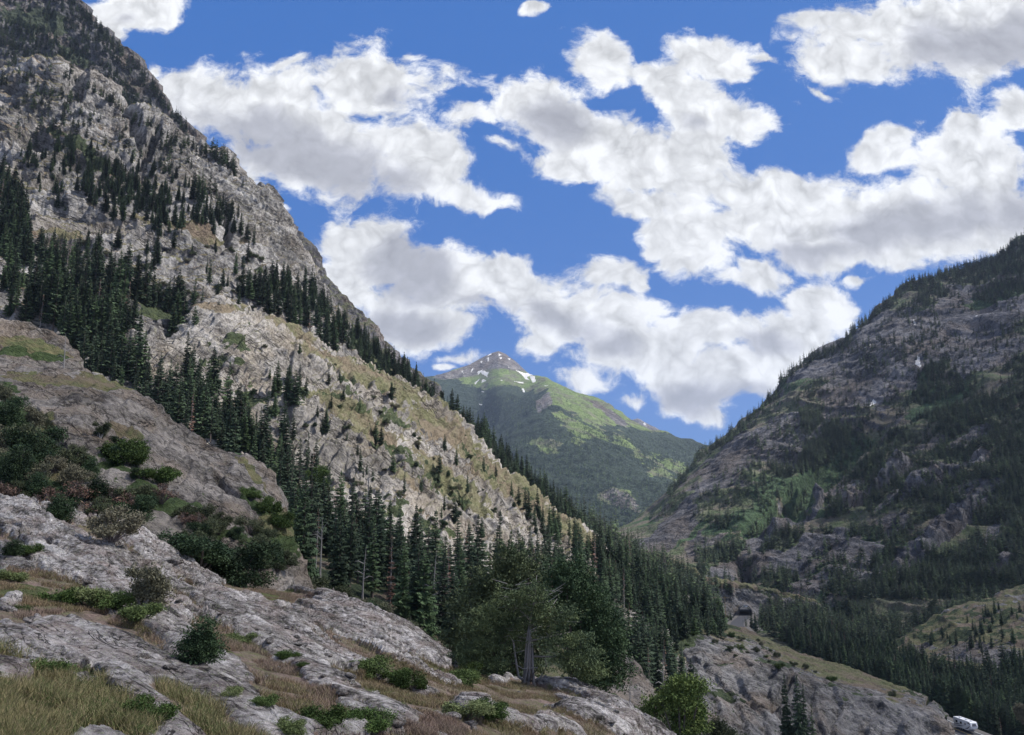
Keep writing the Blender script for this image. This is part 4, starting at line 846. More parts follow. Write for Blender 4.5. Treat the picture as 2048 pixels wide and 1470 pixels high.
bushes(DM, [(480,960),(560,1050),(570,1080),(500,1010)], 8, .8, 1.5, SHR, 'crack in dome nose', 'bushes in the dome crack')
bushes(BT, [(560,1180),(640,1200),(760,1250),(900,1340),(960,1390),(880,1370),(700,1270),(580,1220)], 46, 1.8, 3.2, SHD+JUN+BARE+SHD, 'scrub behind foreground crest', 'bushes behind the foreground crest')
bushes(BT, [(1180,1420),(1300,1440),(1420,1500),(1420,1600),(1300,1600),(1200,1500)], 34, 2., 3.6, SHD+JUN[1:]+SHR[:1], 'hollow at knoll foot', 'bushes at the foot of the knoll')
bushes(KN, [(1200,1240),(1450,1250),(1700,1370),(1800,1395),(1600,1350),(1400,1300),(1200,1290)], 40, .6, 1.7, SHR+SHD, 'grassy knoll top', 'bushes on the knoll', gap=8)
bushes(LF['spur'], [(1400,1190),(1465,1215),(1470,1250),(1420,1255)], 12, 1.5, 3.5, SHD, 'bank beside the tunnel', 'bushes by the tunnel')
# foreground plants one by one: (kind, x, y foot, px high, wide, label)
FP = [
 (JUN[0],385,1322,100,1.0,'dense dark round juniper bush alone in the middle of the foreground rocks','juniper'),(JUN[2],272,1222,95,.95,'upright open juniper rising from the long green shrub strip','juniper'),
 (JUN[1],478,1166,92,1.25,'broad black-green juniper clump just beyond the foreground crest','juniper'),(JUN[1],395,1130,85,1.4,'greyish green juniper beside the tilted slab on the crest','juniper'),
 (SHD[0],205,1084,95,1.2,'tangled half-bare bush on the crest of the foreground slope at left','shrub'),(JUN[0],118,1040,60,1.1,'small dark juniper on the crest near the left edge','juniper'),
 (SHR[0],120,1205,38,1.5,'left part of the long leafy green shrub strip','shrub'),(SHR[1],175,1208,44,1.3,'middle of the long leafy green shrub strip, in pale grass','shrub'),(SHR[2],222,1218,48,1.2,'leafy green shrub touching the upright juniper on its left','shrub'),(SHR[0],268,1240,38,1.4,'leafy green shrub at the foot of the upright juniper','shrub'),
 (SHR[1],40,1222,20,1.5,'tiny flat green shrub in the pale grass at left','shrub'),(JUN[0],18,1110,36,1.3,'dark bush at the left edge above the grey slab','juniper'),(SHR[2],50,1108,28,1.3,'lighter bush beside the dark one at the left edge','shrub'),(SHR[0],8,1160,30,1.4,'green shrub cut by the left edge of the slope','shrub'),
 (SHR[1],92,1345,40,1.4,'yellowish green shrub in tall grass under the big rounded rock','shrub'),(SHR[0],290,1440,50,1.3,'bright green shrub at the lower end of the big rounded rock','shrub'),(SHR[2],272,1470,34,1.4,'bright green shrub at the bottom edge, in tall grass','shrub'),
 (SHR[1],455,1390,22,1.3,'small green shrub just below the round juniper','shrub'),(SHR[2],520,1410,28,1.3,'small green shrub beside the purple grass','shrub'),(SHR[0],478,1285,24,1.8,'flat green shrub right of the round juniper','shrub'),(SHR[1],570,1312,18,1.6,'tiny shrub between two ribs in mid slope','shrub'),
 (SHR[2],570,1462,38,1.2,'green shrub at the bottom between two grey ribs','shrub'),(SHR[0],640,1450,48,1.2,'bushy green shrub low in the middle of the slope','shrub'),(SHR[1],738,1452,40,1.5,'wide green shrub near the bottom, left of the pink grass','shrub'),
 (SHR[2],735,1350,46,1.3,'leafy green shrub in the grassy gap right of mid slope','shrub'),(SHR[0],785,1362,30,1.3,'low shrub downhill of the leafy one in the grassy gap','shrub'),(SHR[1],820,1378,42,.9,'upright young shrub in the grassy gap','shrub'),
 (SHR[1],932,1368,34,1.2,'small dark green shrub on the crest left of the old juniper','shrub'),(SHR[0],935,1432,40,1.5,'left of two joined low vivid green shrubs near the bottom','shrub'),(SHR[2],975,1440,38,1.5,'right of two joined low vivid green shrubs near the bottom','shrub'),
 (SHR[2],600,1330,12,1.6,'tiny sprig on the middle rib','shrub'),(SHR[1],940,1330,26,1.2,'light sprig on the crest at the end of the long slab','shrub')]
FO = LF['fore']
for K, x, y, hp, wd, lab, cat in FP:
    P, N, r, c = at(FO, x, y); h = (.9 if cat == 'juniper' else .74)*hp*P[1]/F; put(K, (P[0], P[1], P[2]-.05), h, None, lab, cat, None, wd)
# old juniper with twisted bare trunk, its dark and grey neighbours, bright tree
Pj = at(FO, 1058, 1366)[0]
def old_juniper(loc):
    r = empty('old_juniper_tree', loc); tag(r, 'old juniper with fluted grey trunk and flat sparse foliage pads on the crest', 'juniper tree')
    t = MB(); q = random.Random(3)
    for k in range(7):
        a = k*.9; o = .15+.06*math.sin(k*2.3)
        t.tube([(o*2.2*math.cos(a), o*2.2*math.sin(a), -.4), (o*math.cos(a+.5), o*math.sin(a+.5), .6), (o*.8*math.cos(a+1), o*.8*math.sin(a+1), 1.8), (o*.4*math.cos(a+1.4)+.1, o*.4*math.sin(a+1.4), 2.9+q.uniform(-.9, .7))], [.08, .062, .05, .012], 6)
    for pts, r0 in (([(.1,0,.0),(.55,-.1,.25),(.85,-.15,.8),(.75,-.2,1.15)], .07), ([(-.1,0,0),(-.5,-.1,.3),(-.62,-.15,1.0),(-.75,-.2,1.9),(-.95,-.2,2.2),(-1.25,-.2,2.1)], .08), ([(.0,-.2,.1),(.4,-.35,.75),(-.3,-.4,.7),(-.75,-.3,.95)], .05), ([(.1,0,2.9),(-.5,0,3.4),(-.9,.1,3.6)], .05), ([(.1,0,2.6),(.9,0,3.2),(1.4,0,3.9)], .05), ([(0,0,1.9),(1.0,0,2.1),(2.0,.2,2.3)], .06), ([(.1,0,1.2),(1.2,-.1,1.2),(2.4,0,1.0)], .05), ([(.1,0,3.),(.35,.1,4.2),(.4,0,5)], .05), ([(0,0,2),(-1.4,.2,2.3),(-2.4,.1,2.4)], .05)):
        t.tube(pts, [r0*(1-.8*i/(len(pts)-1)) for i in range(len(pts))], 5)
    for k in range(60):
        a = q.uniform(0, 6.28); z = q.uniform(1.5, 4.6); l = q.uniform(.4, 1.5); b = (.2*math.cos(a)+q.uniform(-1, 1), .2*math.sin(a), z)
        t.tube([b, (b[0]+l*math.cos(a), b[1]+l*math.sin(a)*.6, z+q.uniform(-.2, .5))], [.022, .006], 3, False)
    t.build('trunk', M_GREYW, r, True)
    pads = [(-.8,.1,3.95,1.1,.9,.55),(.3,.2,4.3,.9,.7,.6),(-2.6,.1,2.75,.85,.7,.5),(1.5,.2,3.2,1.1,.8,.65),(.2,.8,3.2,1.6,.8,.9),(-1.2,.8,2.2,1.5,.8,.9),(-1.9,.4,3.3,.8,.8,.5),(1.1,.1,1.9,.9,.8,.4),(2.2,.3,2.1,1.0,.8,.4),(1.9,.1,1.1,1.1,.8,.5),(2.9,.3,.6,1.1,.8,.5),(-2.4,.3,1.7,1.2,.8,.5),(-1.5,.2,.9,.8,.7,.5),(2.8,.6,1.3,1.,.9,.5),(-3.2,.5,1.2,1,.8,.5),(-.9,.9,2.6,1.2,.9,.7)]
    link('crown', soup(leafcloud(q, [(a, b-.7, c, d, e, f) for a, b, c, d, e, f in pads], 34000, .05, .5, .35), 'crown', M_OLDJ), r); return r
old_juniper(tuple(Pj))
def bigj(x, y, D, lob, n, mat, lab, size=.075, name='juniper_tree', cat='juniper tree', wood=None):
    P = P3(x, y, D); q = random.Random(int(x)); r = empty(name, tuple(P)); r.scale = (.92, .92, 1.0) if x > 1100 else (1.08, 1.08, 1.1); tag(r, lab, cat)
    link('crown', soup(leafcloud(q, lob, n, size, .6, .5), 'crown', mat), r); limbs(lob, q, .13, .8, 1).build('trunk', wood or M_BARK, r)
bigj(1150,1378,47,[(-.3,0,6.1,1.5,1.4,1.15),(.7,0,5.1,1.3,1.3,1.1),(1.5,.2,3.6,1.5,1.4,1.5),(.1,.3,4.2,1.6,1.4,1.3),(1.9,.2,2.1,1.6,1.4,1.3),(.7,.3,2.3,1.8,1.5,1.4),(2.2,0,.9,1.5,1.3,.9),(-.8,.3,5.2,1.1,1,.9),(1.2,.2,.9,1.6,1.4,.9)], 42000, M_JUN, 'tall black-green juniper rising behind the old juniper on its right')
bigj(1005,1380,50,[(-.4,0,5.6,1.6,1.3,1.1),(1.1,0,6.2,1.4,1.2,1.2),(.3,0,6.9,1.0,.9,.8),(-1.4,.2,4.2,1.7,1.4,1.3),(.6,.2,4.5,1.9,1.5,1.5),(-2.,.2,2.7,1.5,1.4,1.2),(-.4,.3,2.6,2.,1.5,1.4),(1.6,.3,3.,1.6,1.4,1.6),(-1.6,.2,1.2,1.7,1.3,1.),(.7,.2,1.2,1.6,1.3,1.)], 42000, M_JUNO, 'wide grey-green juniper filling the space behind the old juniper on its left', .075)
def lime(x, y, D, h, lab, mat=None, n=24000, R=.5):
    P = P3(x, y, D); q = random.Random(int(x)+1); lob = []
    for k in range(16):
        a = q.uniform(0, 6.28); z = h*q.uniform(.18, .9); rr = h*R*math.sqrt(max(.05, 1-((z/h-.4)/.62)**2))*.7; lob.append((rr*q.random()*math.cos(a), rr*q.random()*math.sin(a), z, h*.17, h*.17, h*.12))
    r = empty('broadleaf_tree', tuple(P)); tag(r, lab, 'tree'); link('crown', soup(leafcloud(q, lob, n, .016*h, .7, .35), 'crown', mat or M_LIME), r); limbs(lob, q, .02*h, .8, 1).build('trunk', M_BARK, r)
lime(1362,1530,70,7.0,'bright yellow-green leafy tree at the bottom, left of the knoll face')
lime(1290,1500,74,3.4,'smaller green leafy tree left of the bright yellow-green one', M_SHRD)
lime(1440,1560,80,5.4,'dull green leafy tree between the bright tree and the knoll face', M_SHRD)
lime(2046,1448,300,8,'light green leafy tree at the right edge above the road', M_SHRD)
lime(630,985,205,8,'bright green leafy tree crown among the dark spruces under the shoulder', M_SHR)
lime(195,690,320,11,'pale green leafy tree among the dark spruces on the left mountain', M_LIME)
# bare snags
for x, y, D, h, lab in ((725,1192,120,7.5,'bleached forked snag standing before the spruce belt'),(640,1150,125,9,'thin bare dead trunk at the left end of the spruce belt'),(735,1050,215,17,'leaning bare trunk against the pale face of the shoulder'),(865,1235,135,11,'pale bare trunk among the spruces, taller of the pair in mid belt'),(882,1250,135,8,'pale bare trunk among the spruces, shorter of the pair in mid belt'),
  (1328,1420,175,12,'bare grey trunk left of the knoll face'),(88,600,330,20,'bare leaning trunk high among the spruces of the left wall'),(125,760,112,7,'grey snag on the turf of the weathered dome'),(1262,1560,70,8,'grey twiggy dead conifer beside the low rock dome')):
    P = P3(x, y, D); put(rs.choice(SNAG), tuple(P), h, None, lab, 'dead tree', None, .8)
for x, y, D, h, lab in ((815,1262,130,9,'rust-red dead spruce in front of the dark belt'),(368,870,262,15,'tall rust-brown dead spruce in the stand above the weathered dome'),(1312,1290,262,7,'small rust-red dead spruce on the grassy end of the knoll'),(490,800,290,9,'reddish dead conifer on the pale shoulder face'),(895,1240,132,11,'thin reddish dead spruce beside the pale bare trunks')):
    P = P3(x, y, D); put(DEADS[0], tuple(P), h, None, lab, 'dead conifer', None, 1.1)

# ------------------------------------------------------------------ grass
def blades(pts, nrm, h, wdt, g, lean=.35):
    n = len(pts); a = g.uniform(0, 6.28, n); d = np.stack([np.cos(a), np.sin(a), 0*a], 1); hh = (h*g.uniform(.45, 1.25, n))[:, None]
    l = g.normal(size=(n, 3))*[1, 1, 0]*lean; up = np.array([0, 0, 1.])+l; up /= np.linalg.norm(up, axis=1, keepdims=True)
    mid_ = pts+up*hh*.55; tip = pts+up*hh+l*hh*.5-[0, 0, .0]; w2 = (wdt*g.uniform(.6, 1.3, n))[:, None]
    T1 = np.stack([pts-d*w2, pts+d*w2, mid_+d*w2*.7], 1); T2 = np.stack([pts-d*w2, mid_+d*w2*.7, mid_-d*w2*.7], 1); T3 = np.stack([mid_-d*w2*.7, mid_+d*w2*.7, tip], 1)
    return np.concatenate([T1, T2, T3])
def grass_mat(name, a, b_, c_, sc_=.8):
    m, t, b = new_mat(name); p = t.new('ShaderNodeTexCoord').outputs['Object']; n = t.noise(p, sc_, 5, .6); f = t.noise(p, 26, 2, .5)
    c = t.mix(t.step(n, .40, .60), a, b_); c = t.mix(t.step(f, .45, .62), c, c_); t.set(b.inputs['Base Color'], c); return m
def grass(name, zones, n, h, wdt, mat, lab, seed, avoid=True, csc=1.2, thr=-.15):
    g = np.random.default_rng(seed); out = []; L = FO; nr, nc = L.P.shape[:2]
    W2 = []
    for cx, cy, rx, ry, an, k in zones:
        m = int(n*k); t = g.uniform(0, 6.28, m); q = np.sqrt(g.random(m)); x = q*np.cos(t)*rx; y = q*np.sin(t)*ry; c, s_ = math.cos(rad(an)), math.sin(rad(an))
        W2.append(np.stack([cx+x*c-y*s_, cy+x*s_+y*c], 1))
    W2 = np.concatenate(W2); ci = np.clip(np.round((W2[:, 0]-L.px0)/(L.px1-L.px0)*(L.nu-1)).astype(int), 0, nc-1)
    ri = np.array([np.searchsorted(-L.py[:, c], -y) for c, y in zip(ci, W2[:, 1])]); ok = (ri > 1) & (ri < nr-2); ri = ri[ok]; ci = ci[ok]
    P = L.P[ri, ci]+g.normal(size=(len(ri), 3))*[.06, .06, 0]; R = L.C[ri, ci, 0]; ok = (R < .6) & (fbm(P/csc, 3) > thr); P = P[ok]-[0, 0, .02]
    return tag(link(name, soup(blades(P, None, h, wdt, g), name, mat)), lab, 'grass', None, 'stuff')
MG1 = grass_mat('tall_grass_blades', (.20, .185, .085), (.105, .14, .05), (.30, .24, .14), 2.4); MG2 = grass_mat('dry_grass_blades', (.23, .17, .10), (.17, .17, .07), (.27, .20, .14)); MG3 = grass_mat('pink_grass_blades', (.26, .18, .15), (.21, .16, .13), (.30, .23, .17))
grass('tall_grass', [(130,1440,330,75,-4,1.), (40,1370,110,70,20,.35), (250,1500,300,50,0,.5)], 42000, .24, .005, MG1, 'tall yellow-green grass filling the bottom left corner', 4, thr=-.32)
grass('meadow_grass', [(60,1180,150,34,2,.5),(480,1190,130,24,8,.5),(560,1230,130,16,12,.3),(880,1345,120,24,16,.5),(760,1390,120,30,20,.4),(1090,1400,170,20,18,.5),(440,1300,60,24,30,.2),(230,1240,120,14,14,.25),(560,1420,50,60,30,.35),(1000,1430,150,30,14,.4),(450,1260,520,110,22,1.6),(900,1400,330,70,14,.9)], 42000, .13, .006, MG2, 'short dry tan and green grass between the grey foreground ribs', 5)
grass('pink_grass', [(250,1065,70,18,25,.3),(370,1165,90,10,14,.3),(140,1240,110,14,4,.4),(600,1195,130,10,6,.4),(470,1370,50,40,40,.4),(850,1455,80,24,10,.6),(560,1340,140,14,26,.3),(80,1110,110,12,12,.3),(700,1310,120,14,26,.3),(1200,1430,110,16,24,.3),(420,1290,420,90,26,.8)], 36000, .15, .0055, MG3, 'rusty pink seed grass patches between the grey foreground ribs', 6)
# loose stones
def stone(q, r):
    import bmesh
    bm = bmesh.new(); bmesh.ops.create_icosphere(bm, subdivisions=3, radius=1); s_ = (q.uniform(.9, 1.5), q.uniform(.7, 1.), q.uniform(.4, .7)); pl = [(Vector((q.uniform(-1, 1), q.uniform(-1, 1), q.uniform(-.2, 1))).normalized(), q.uniform(.55, .85)) for _ in range(9)]; o = q.uniform(0, 99)
    for v in bm.verts:
        c = v.co.normalized(); k = 1.
        for n, d in pl:
            t = c.dot(n)
            if t > 0: k = min(k, d/t)
        v.co = Vector((c.x*k*s_[0], c.y*k*s_[1], c.z*k*s_[2]))*r*(1+.05*math.sin(c.x*9+o)*math.sin(c.y*11))
    me = bpy.data.meshes.new('boulder'); bm.to_mesh(me); bm.free(); me.materials.append(M_STONE); at_ = me.color_attributes.new('mask', 'FLOAT_COLOR', 'POINT')
    for d in at_.data: d.color = (1, 0, 0, 1)
    return me
M_STONE = M_FORE
q = random.Random(9)
for x, y, px_, lab in ((905,1438,26,'dark angular boulder split beside the joined vivid shrubs'),(940,1450,18,'low angular stone leaning on the dark boulder'),(985,1366,6,'small pale stone on the grass left of the old juniper'),(330,1125,20,'tilted grey block on the crest below the greyish juniper'),(585,1260,20,'wedge-shaped dark block in the upper middle rocks'),(60,1243,14,'grey stone half sunk in pink grass at left'),(14,1222,18,'rounded stone at the left edge in pale grass'),(100,1382,16,'dark stone showing through tall grass'),(1230,1425,8,'small pale stone on the lower right crest'),(700,1340,10,'small grey stone by the leafy shrub')):
    P, N, r, c = at(FO, x, y); o = link('boulder', stone(q, px_*P[1]/F), None, (P[0], P[1], P[2]+.1*px_*P[1]/F)); o.rotation_euler = (q.uniform(-.3, .3), q.uniform(-.2, .2), q.uniform(0, 6)); tag(o, lab, 'boulder')

SM = [stone(q, 1.) for _ in range(5)]
for k in range(46):
    x = q.uniform(120, 1240); y = np.interp(x, [100, 640, 1250], [1150, 1230, 1430])+q.uniform(0, 190); P, N, r, c = at(FO, x, y)
    if y > 1462: continue
    rr = q.uniform(.06, .2); o = link('loose_stone', SM[k % 5], None, (P[0], P[1], P[2]+.15*rr)); o.scale = (rr, rr, rr*q.uniform(.7, 1.1)); o.rotation_euler = (q.uniform(-.3, .3), q.uniform(-.3, .3), q.uniform(0, 6))
    tag(o, 'small loose grey stone lying on the foreground slope', 'stone', 'loose stones on the foreground slope')
# ------------------------------------------------------------------ tunnel, road, poles, camper
M_CONC = plain('tunnel_lining', (.11, .105, .105), .9, .3, .4); M_ASPH = plain('asphalt', (.065, .065, .07), .9, .15, .6); M_LINE = plain('road_paint', (.75, .75, .73), .7, .1, 3); M_YEL = plain('yellow_paint', (.65, .45, .12), .7, .1, 3)
M_GRAV = plain('gravel', (.13, .12, .11), .95, .3, .8); M_WOOD = plain('pole_wood', (.22, .17, .10), .9, .25, 1.5); M_STEEL = plain('galvanised_steel', (.45, .46, .47), .5, .1, 2, .6)
def arch_at(D, sc_, n=14):
    c = P3(1491, 1228, 623.); s_ = 623/F; pts = [(-11.4*sc_, 0)]+[(11.4*sc_*math.cos(t), (6+11.8*sc_*math.sin(t))) for t in np.linspace(math.pi, 0, n)]+[(11.4*sc_, 0)]
    ax = np.array([c[0]/c[1], 1, 0]); ax /= np.linalg.norm(ax); return [tuple(np.array([c[0]+x*s_, 0, c[2]+z*s_])+np.array([0, c[1], 0])+ax*(D-623)) for x, z in pts]
tn = MB(); A = [arch_at(612, 1.06), arch_at(628, 1.04), arch_at(645, 1.02)]; n = len(A[0])
tn.add([p for a in A for p in a], [(k*n+i, k*n+i+1, (k+1)*n+i+1, (k+1)*n+i) for k in range(2) for i in range(n-1)])
O = arch_at(612, 1.04), arch_at(612, 1.13), arch_at(624, 1.2)
tn.add([p for a in O for p in a], [(k*n+i, k*n+i+1, (k+1)*n+i+1, (k+1)*n+i) for k in range(2) for i in range(n-1)])
tag(tn.build('road_tunnel', M_CONC), 'short arched road tunnel bored through the rock spur, daylight at its far end', 'tunnel')
cpt = P3(1491, 1228, 623.)
for x, y, D, h, lb in ((1503,1256,560,10,'dark spruce just right of the road in front of the tunnel mouth'),(1511,1262,556,12,'tallest dark spruce right of the tunnel approach'),(1493,1262,548,7,'small dark spruce covering the road below the tunnel mouth'),(1462,1240,580,6,'small spruce left of the tunnel mouth by the power pole')):
    put(SPR[0], tuple(P3(x, y, D)), h, None, lb, 'conifer', None, 1.2)
# rock beyond the far mouth; daylight is put into its pale colour
landform('far_cut_rock', [[(1455,1262,715),(1530,1262,715)], [(1455,1224,722),(1530,1224,722)], [(1455,1198,745),(1530,1198,745)]], 1456, 1529, 2, 2, plain('daylight_toned_rock', (.76, .75, .74), .9, .12, .2), lambda P, px, py, N: (.5*ridged(P/8, 4), np.ones(px.shape)), None, back=(10, 10))
def ribbon(mb, pts, w0, w1, dz):
    v = []
    for i, p in enumerate(pts):
        d = np.array(pts[min(i+1, len(pts)-1)])-np.array(pts[max(i-1, 0)]); d[2] = 0; d /= np.linalg.norm(d); nrm = np.array([d[1], -d[0], 0]); p = np.array(p)
        v += [tuple(p+nrm*w0+[0, 0, dz]), tuple(p+nrm*w1+[0, 0, dz])]
    mb.add(v, [(2*i, 2*i+1, 2*i+3, 2*i+2) for i in range(len(pts)-1)])
zr = cpt[2]; RP = [(cpt[0]*1.09, cpt[1]*1.09, zr), tuple(cpt), tuple(P3(1486, 1236, 597.)*[1, 1, 0]+[0, 0, zr]), tuple(P3(1470, 1247, 562)*[1, 1, 0]+[0, 0, zr+.0]), (142, 510, zr), (124, 440, zr+.5), (128, 380, zr+1), (136, 330, zr+1.5)]
p_rv = P3(1912, 1459, 250.); RP += [(p_rv[0]-1, 290, p_rv[2]+.6), (p_rv[0]-.5, 268, p_rv[2]+.3), tuple(p_rv), (p_rv[0]+3, 232, p_rv[2]-.5), (p_rv[0]+10, 212, p_rv[2]-1), (p_rv[0]+26, 185, p_rv[2]-2)]
RP = np.array(RP)
tt = np.linspace(0, len(RP)-1, 90); RQ = np.stack([np.interp(tt, range(len(RP)), RP[:, k]) for k in range(3)], 1)
for _ in range(6): RQ[1:-1] = (RQ[:-2]+RQ[1:-1]*2+RQ[2:])/4
RQ = [tuple(p) for p in RQ]
rd = MB(); ribbon(rd, RQ, -4.2, 4.2, 0); rdo = tag(rd.build('road', M_ASPH), kind='structure')
sh = MB(); ribbon(sh, RQ, -6.5, -4.1, -.05); ribbon(sh, RQ, 4.1, 6.5, -.05); 0
v0 = []
for i, p in enumerate(RQ):
    d = np.array(RQ[min(i+1, len(RQ)-1)])-np.array(RQ[max(i-1, 0)]); d[2] = 0; d /= np.linalg.norm(d); nr_ = np.array([d[1], -d[0], 0]); p = np.array(p)
    v0 += [tuple(p-nr_*6.5+[0, 0, -.05]), tuple(p-nr_*22+[0, 0, -14]), tuple(p+nr_*6.5+[0, 0, -.05]), tuple(p+nr_*26+[0, 0, -16])]
sh.add(v0, [(4*i+k, 4*i+k+1, 4*i+5+k, 4*i+4+k) for i in range(len(RQ)-1) for k in (0, 2)])
tag(sh.build('road_shoulder', M_GRAV), kind='structure')
RL = [p for p in RQ if p[1] < 480]; ln = MB(); ribbon(ln, RL, -3.75, -3.57, .012); ribbon(ln, RL, 3.57, 3.75, .012); tag(ln.build('edge_lines', M_LINE), kind='structure')
ln = MB(); ribbon(ln, RL, -.24, -.10, .012); ribbon(ln, RL, .10, .24, .012); tag(ln.build('centre_lines', M_YEL), kind='structure')
def pole(x, y0, y1, D, arm0, arm1, lab, name='utility_pole', twin=None):
    b = P3(x, y1, D); t = P3(x, y0, D); H = t[2]-b[2]; r = empty(name, tuple(b)); tag(r, lab, 'power pole'); k = D/F
    for dx in ([0] if twin is None else [0, twin*k]):
        m = MB(); m.tube([(dx, 0, -2), (dx, 0, H)], [.28, .2], 8); m.build('pole', M_WOOD, r)
    m = MB(); m.box(((arm0+arm1)/2*k, -.3, H-1.2), ((arm1-arm0)*k, .3, .38)); m.build('crossarm', M_WOOD, r)
    for a in (arm0*.92, arm1*.9, (arm0+arm1)/2):
        m = MB(); m.tube([(a*k, -.3, H-1.1), (a*k, -.3, H-.6)], [.14, .09], 6); m.build('insulator', M_STEEL, r)
pole(1452, 1192, 1246, 560, -26, 9, 'tall wooden power pole with a long crossarm left of the tunnel')
pole(1406, 1218, 1248, 520, -7, 19, 'twin-legged wooden power pole further left of the tunnel', 'utility_pole', 13)
# camper trailer
M_WHT = plain('white_gelcoat', (.78, .78, .78), .35, .04, 1, 0, .5); M_GREYP = plain('grey_graphics', (.10, .10, .12), .4, .1, 1, 0, .5); M_GLS = plain('dark_glass', (.015, .018, .022), .12, .05, 1, 0, .6); M_RUB = plain('tyre_rubber', (.02, .02, .02), .9, .1, 1)
def camper():
    i = min(range(len(RQ)-1), key=lambda k: abs(RQ[k][1]-249)); p = np.array(RQ[i]); d = np.array(RQ[i+1])-np.array(RQ[i-1]); rz = math.atan2(d[1], d[0])
    nn = np.array([math.sin(rz), -math.cos(rz), 0]); r = empty('camper_trailer', tuple(p-nn*1.9), rz); r.scale = (.84, .84, .84); tag(r, 'white camper trailer with black swoosh graphics driving on the road by the knoll', 'camper trailer')
    import bmesh
    L, Wd, z0, z1 = 9.2, 2.5, .75, 3.75
    prof = [(-L/2, z0), (L/2-1.9, z0), (L/2-1.3, z0+.7), (L/2-.1, z0+.95), (L/2+.05, z0+1.6), (L/2-.25, z1-.25), (L/2-.7, z1), (-L/2+.15, z1), (-L/2, z1-.2)]
    m = MB(); n = len(prof); m.add([(x, -Wd/2, z) for x, z in prof]+[(x, Wd/2, z) for x, z in prof], [tuple(range(n)), tuple(range(2*n-1, n-1, -1))]+[(k, k+n, (k+1) % n+n, (k+1) % n) for k in range(n)]); b = m.build('body', M_WHT, r)
    for s_ in (-1, 1):
        y = s_*(Wd/2+.012)
        for nm, x, z, w_, h in (('window', -2.9, 2.55, 1.1, .75), ('window', -.6, 2.5, .9, .8), ('window', 1.6, 2.55, .7, .6)):
            m = MB(); m.box((x, y, z), (w_, .03, h)); f = m.build(nm, M_GREYP, r); m = MB(); m.box((x, y+s_*.02, z), (w_-.1, .03, h-.1)); m.build('pane', M_GLS, f)
        m = MB(); m.box((.7, y, 1.95), (.75, .04, 1.95)); dr = m.build('door', M_WHT, r); m = MB(); m.box((.95, y+s_*.04, 1.9), (.06, .05, .2)); m.build('handle', M_GREYP, dr)
        g = MB()
        for a, bq, c, dd in (((-4.4, 1.0), (-1.5, 1.25), (1.6, 2.0), (-1.4, 1.55)), ((-4.4, 1.6), (-2.4, 1.65), (-.8, 2.0), (-2.6, 1.95)), ((1.2, .95), (2.9, 1.3), (4.2, 2.6), (2.9, 1.75)), ((2.4, 3.3), (3.6, 3.4), (4.3, 2.9), (3.2, 3.0))):
            g.add([(a[0], y+s_*.012, a[1]), (bq[0], y+s_*.012, bq[1]), (c[0], y+s_*.012, c[1]), (dd[0], y+s_*.012, dd[1])], [(0, 1, 2, 3)])
        g.build('side_graphics', M_GREYP, r)
        for x in (-1.3, -.35):
            w_ = MB(); w_.tube([(x, s_*.85, .42), (x, s_*1.15, .42)], [.42, .42], 18); ty = w_.build('wheel', M_RUB, r); w_ = MB(); w_.tube([(x, s_*1.1, .42), (x, s_*1.17, .42)], [.24, .22], 12); w_.build('rim', M_STEEL, ty)
        tl = MB(); tl.box((-L/2-.01, s_*.95, 1.3), (.04, .2, .3)); tl.build('tail_light', plain('red_lens', (.4, .02, .02), .3), r)
    for x in (-2.4, .9): m = MB(); m.box((x, 0, z1+.16), (1.0, .75, .3), 0, .86); m.build('roof_unit', M_WHT, r, )
    m = MB(); m.box((2.9, 0, z1+.06), (.5, .5, .1)); m.build('roof_vent', M_GREYP, r)
    m = MB(); m.add([(L/2+.07, -.9, z0+1.65), (L/2+.07, .9, z0+1.65), (L/2-.20, .6, z1-.45), (L/2-.20, -.6, z1-.45)], [(0, 1, 2, 3)]); m.build('front_panel', M_GREYP, r)
    m = MB(); m.box((-.4, 0, .68), (8.2, 1.7, .14)); m.build('chassis', M_GREYP, r)
camper()
finish()
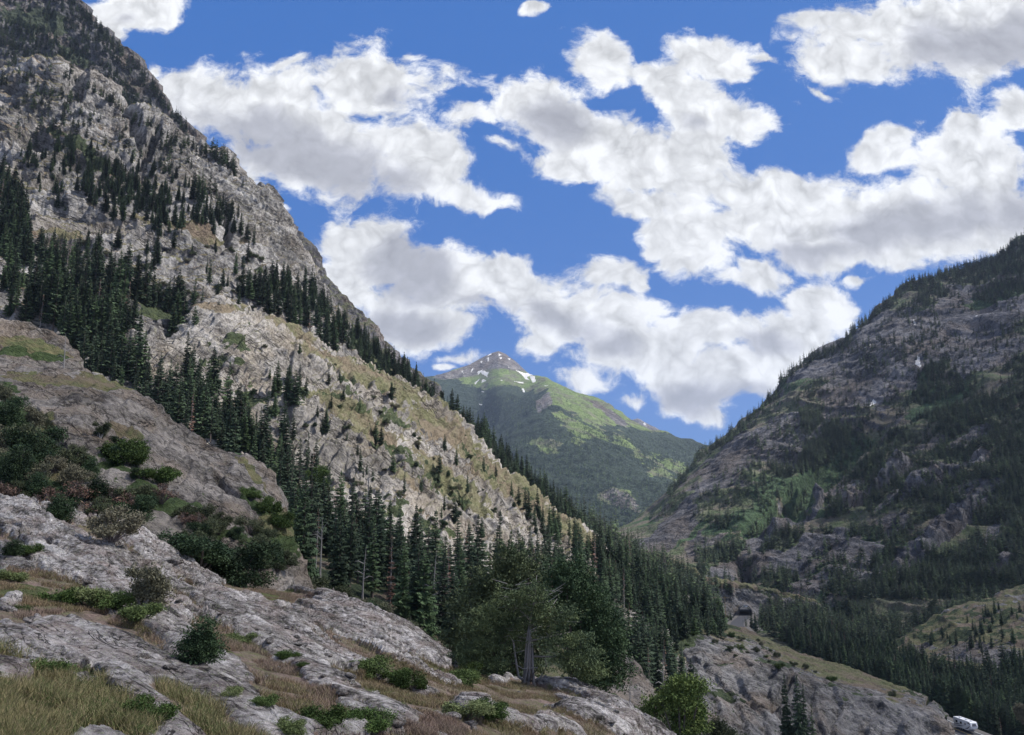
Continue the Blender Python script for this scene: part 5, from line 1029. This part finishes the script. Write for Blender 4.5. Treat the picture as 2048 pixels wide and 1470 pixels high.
# ------------------------------------------------------------------ thin out-of-view cumulus, outlined to shade near and right-hand ground, and the air
def overhead_shade_cloud():
    out = [(-220,-500),(-230,90),(-120,130),(10,185),(55,225),(80,300),(95,430),(160,540),(300,900),(420,1400),(520,1900),(1500,1900),(1700,600),(1300,-500)]
    zc = 1500.; k = zc/math.tan(SUN_EL); ox, oy = k*math.sin(SUN_AZ), k*math.cos(SUN_AZ)
    X, Y = np.meshgrid(np.linspace(-320, 1800, 150), np.linspace(-600, 2000, 180)); P = np.stack([X+ox, Y+oy, 0*X+zc], -1)
    ins = inpoly(X+40*fbm(P/120, 4), Y+40*fbm(P/120+7, 4), out); bump_ = 60+60*fbm(P/160, 4)
    idx = np.arange(X.size).reshape(X.shape); q = np.stack([idx[:-1, :-1], idx[:-1, 1:], idx[1:, 1:], idx[1:, :-1]], -1).reshape(-1, 4); q = q[ins.ravel()[q].all(1)]
    top = P.copy(); top[..., 2] += bump_; bot = P.copy(); bot[..., 2] -= bump_*.4
    m = bpy.data.materials.new('shade_cloud_vapour'); m.use_nodes = True; t = NT(m.node_tree); t.n.clear(); o = t.new('ShaderNodeOutputMaterial'); tr = t.new('ShaderNodeBsdfTransparent'); df = t.new('ShaderNodeBsdfTranslucent'); df.inputs[0].default_value = (.9, .9, .92, 1); mx = t.new('ShaderNodeMixShader'); mx.inputs[0].default_value = CLOUD_OP
    t.l.new(tr.outputs[0], mx.inputs[1]); t.l.new(df.outputs[0], mx.inputs[2]); t.l.new(mx.outputs[0], o.inputs[0])
    n = X.size; me = mesh_np('shade_cloud', np.concatenate([top.reshape(-1, 3), bot.reshape(-1, 3)]), np.concatenate([q, q[:, ::-1]+n]), m); tag(link('shade_cloud', me), kind='structure')
CLOUD_OP = .28
overhead_shade_cloud()
HAZE = .00004
hz = MB(); hz.box((0, 3400, 420), (12000, 9000, 1700)); m = bpy.data.materials.new('haze_air'); m.use_nodes = True; t = NT(m.node_tree); t.n.clear(); o = t.new('ShaderNodeOutputMaterial'); pv = t.new('ShaderNodeVolumePrincipled'); pv.inputs['Color'].default_value = (.62, .76, 1, 1); pv.inputs['Density'].default_value = HAZE; pv.inputs['Anisotropy'].default_value = .2; t.l.new(pv.outputs[0], o.inputs['Volume'])
tag(hz.build('haze', m), kind='stuff')
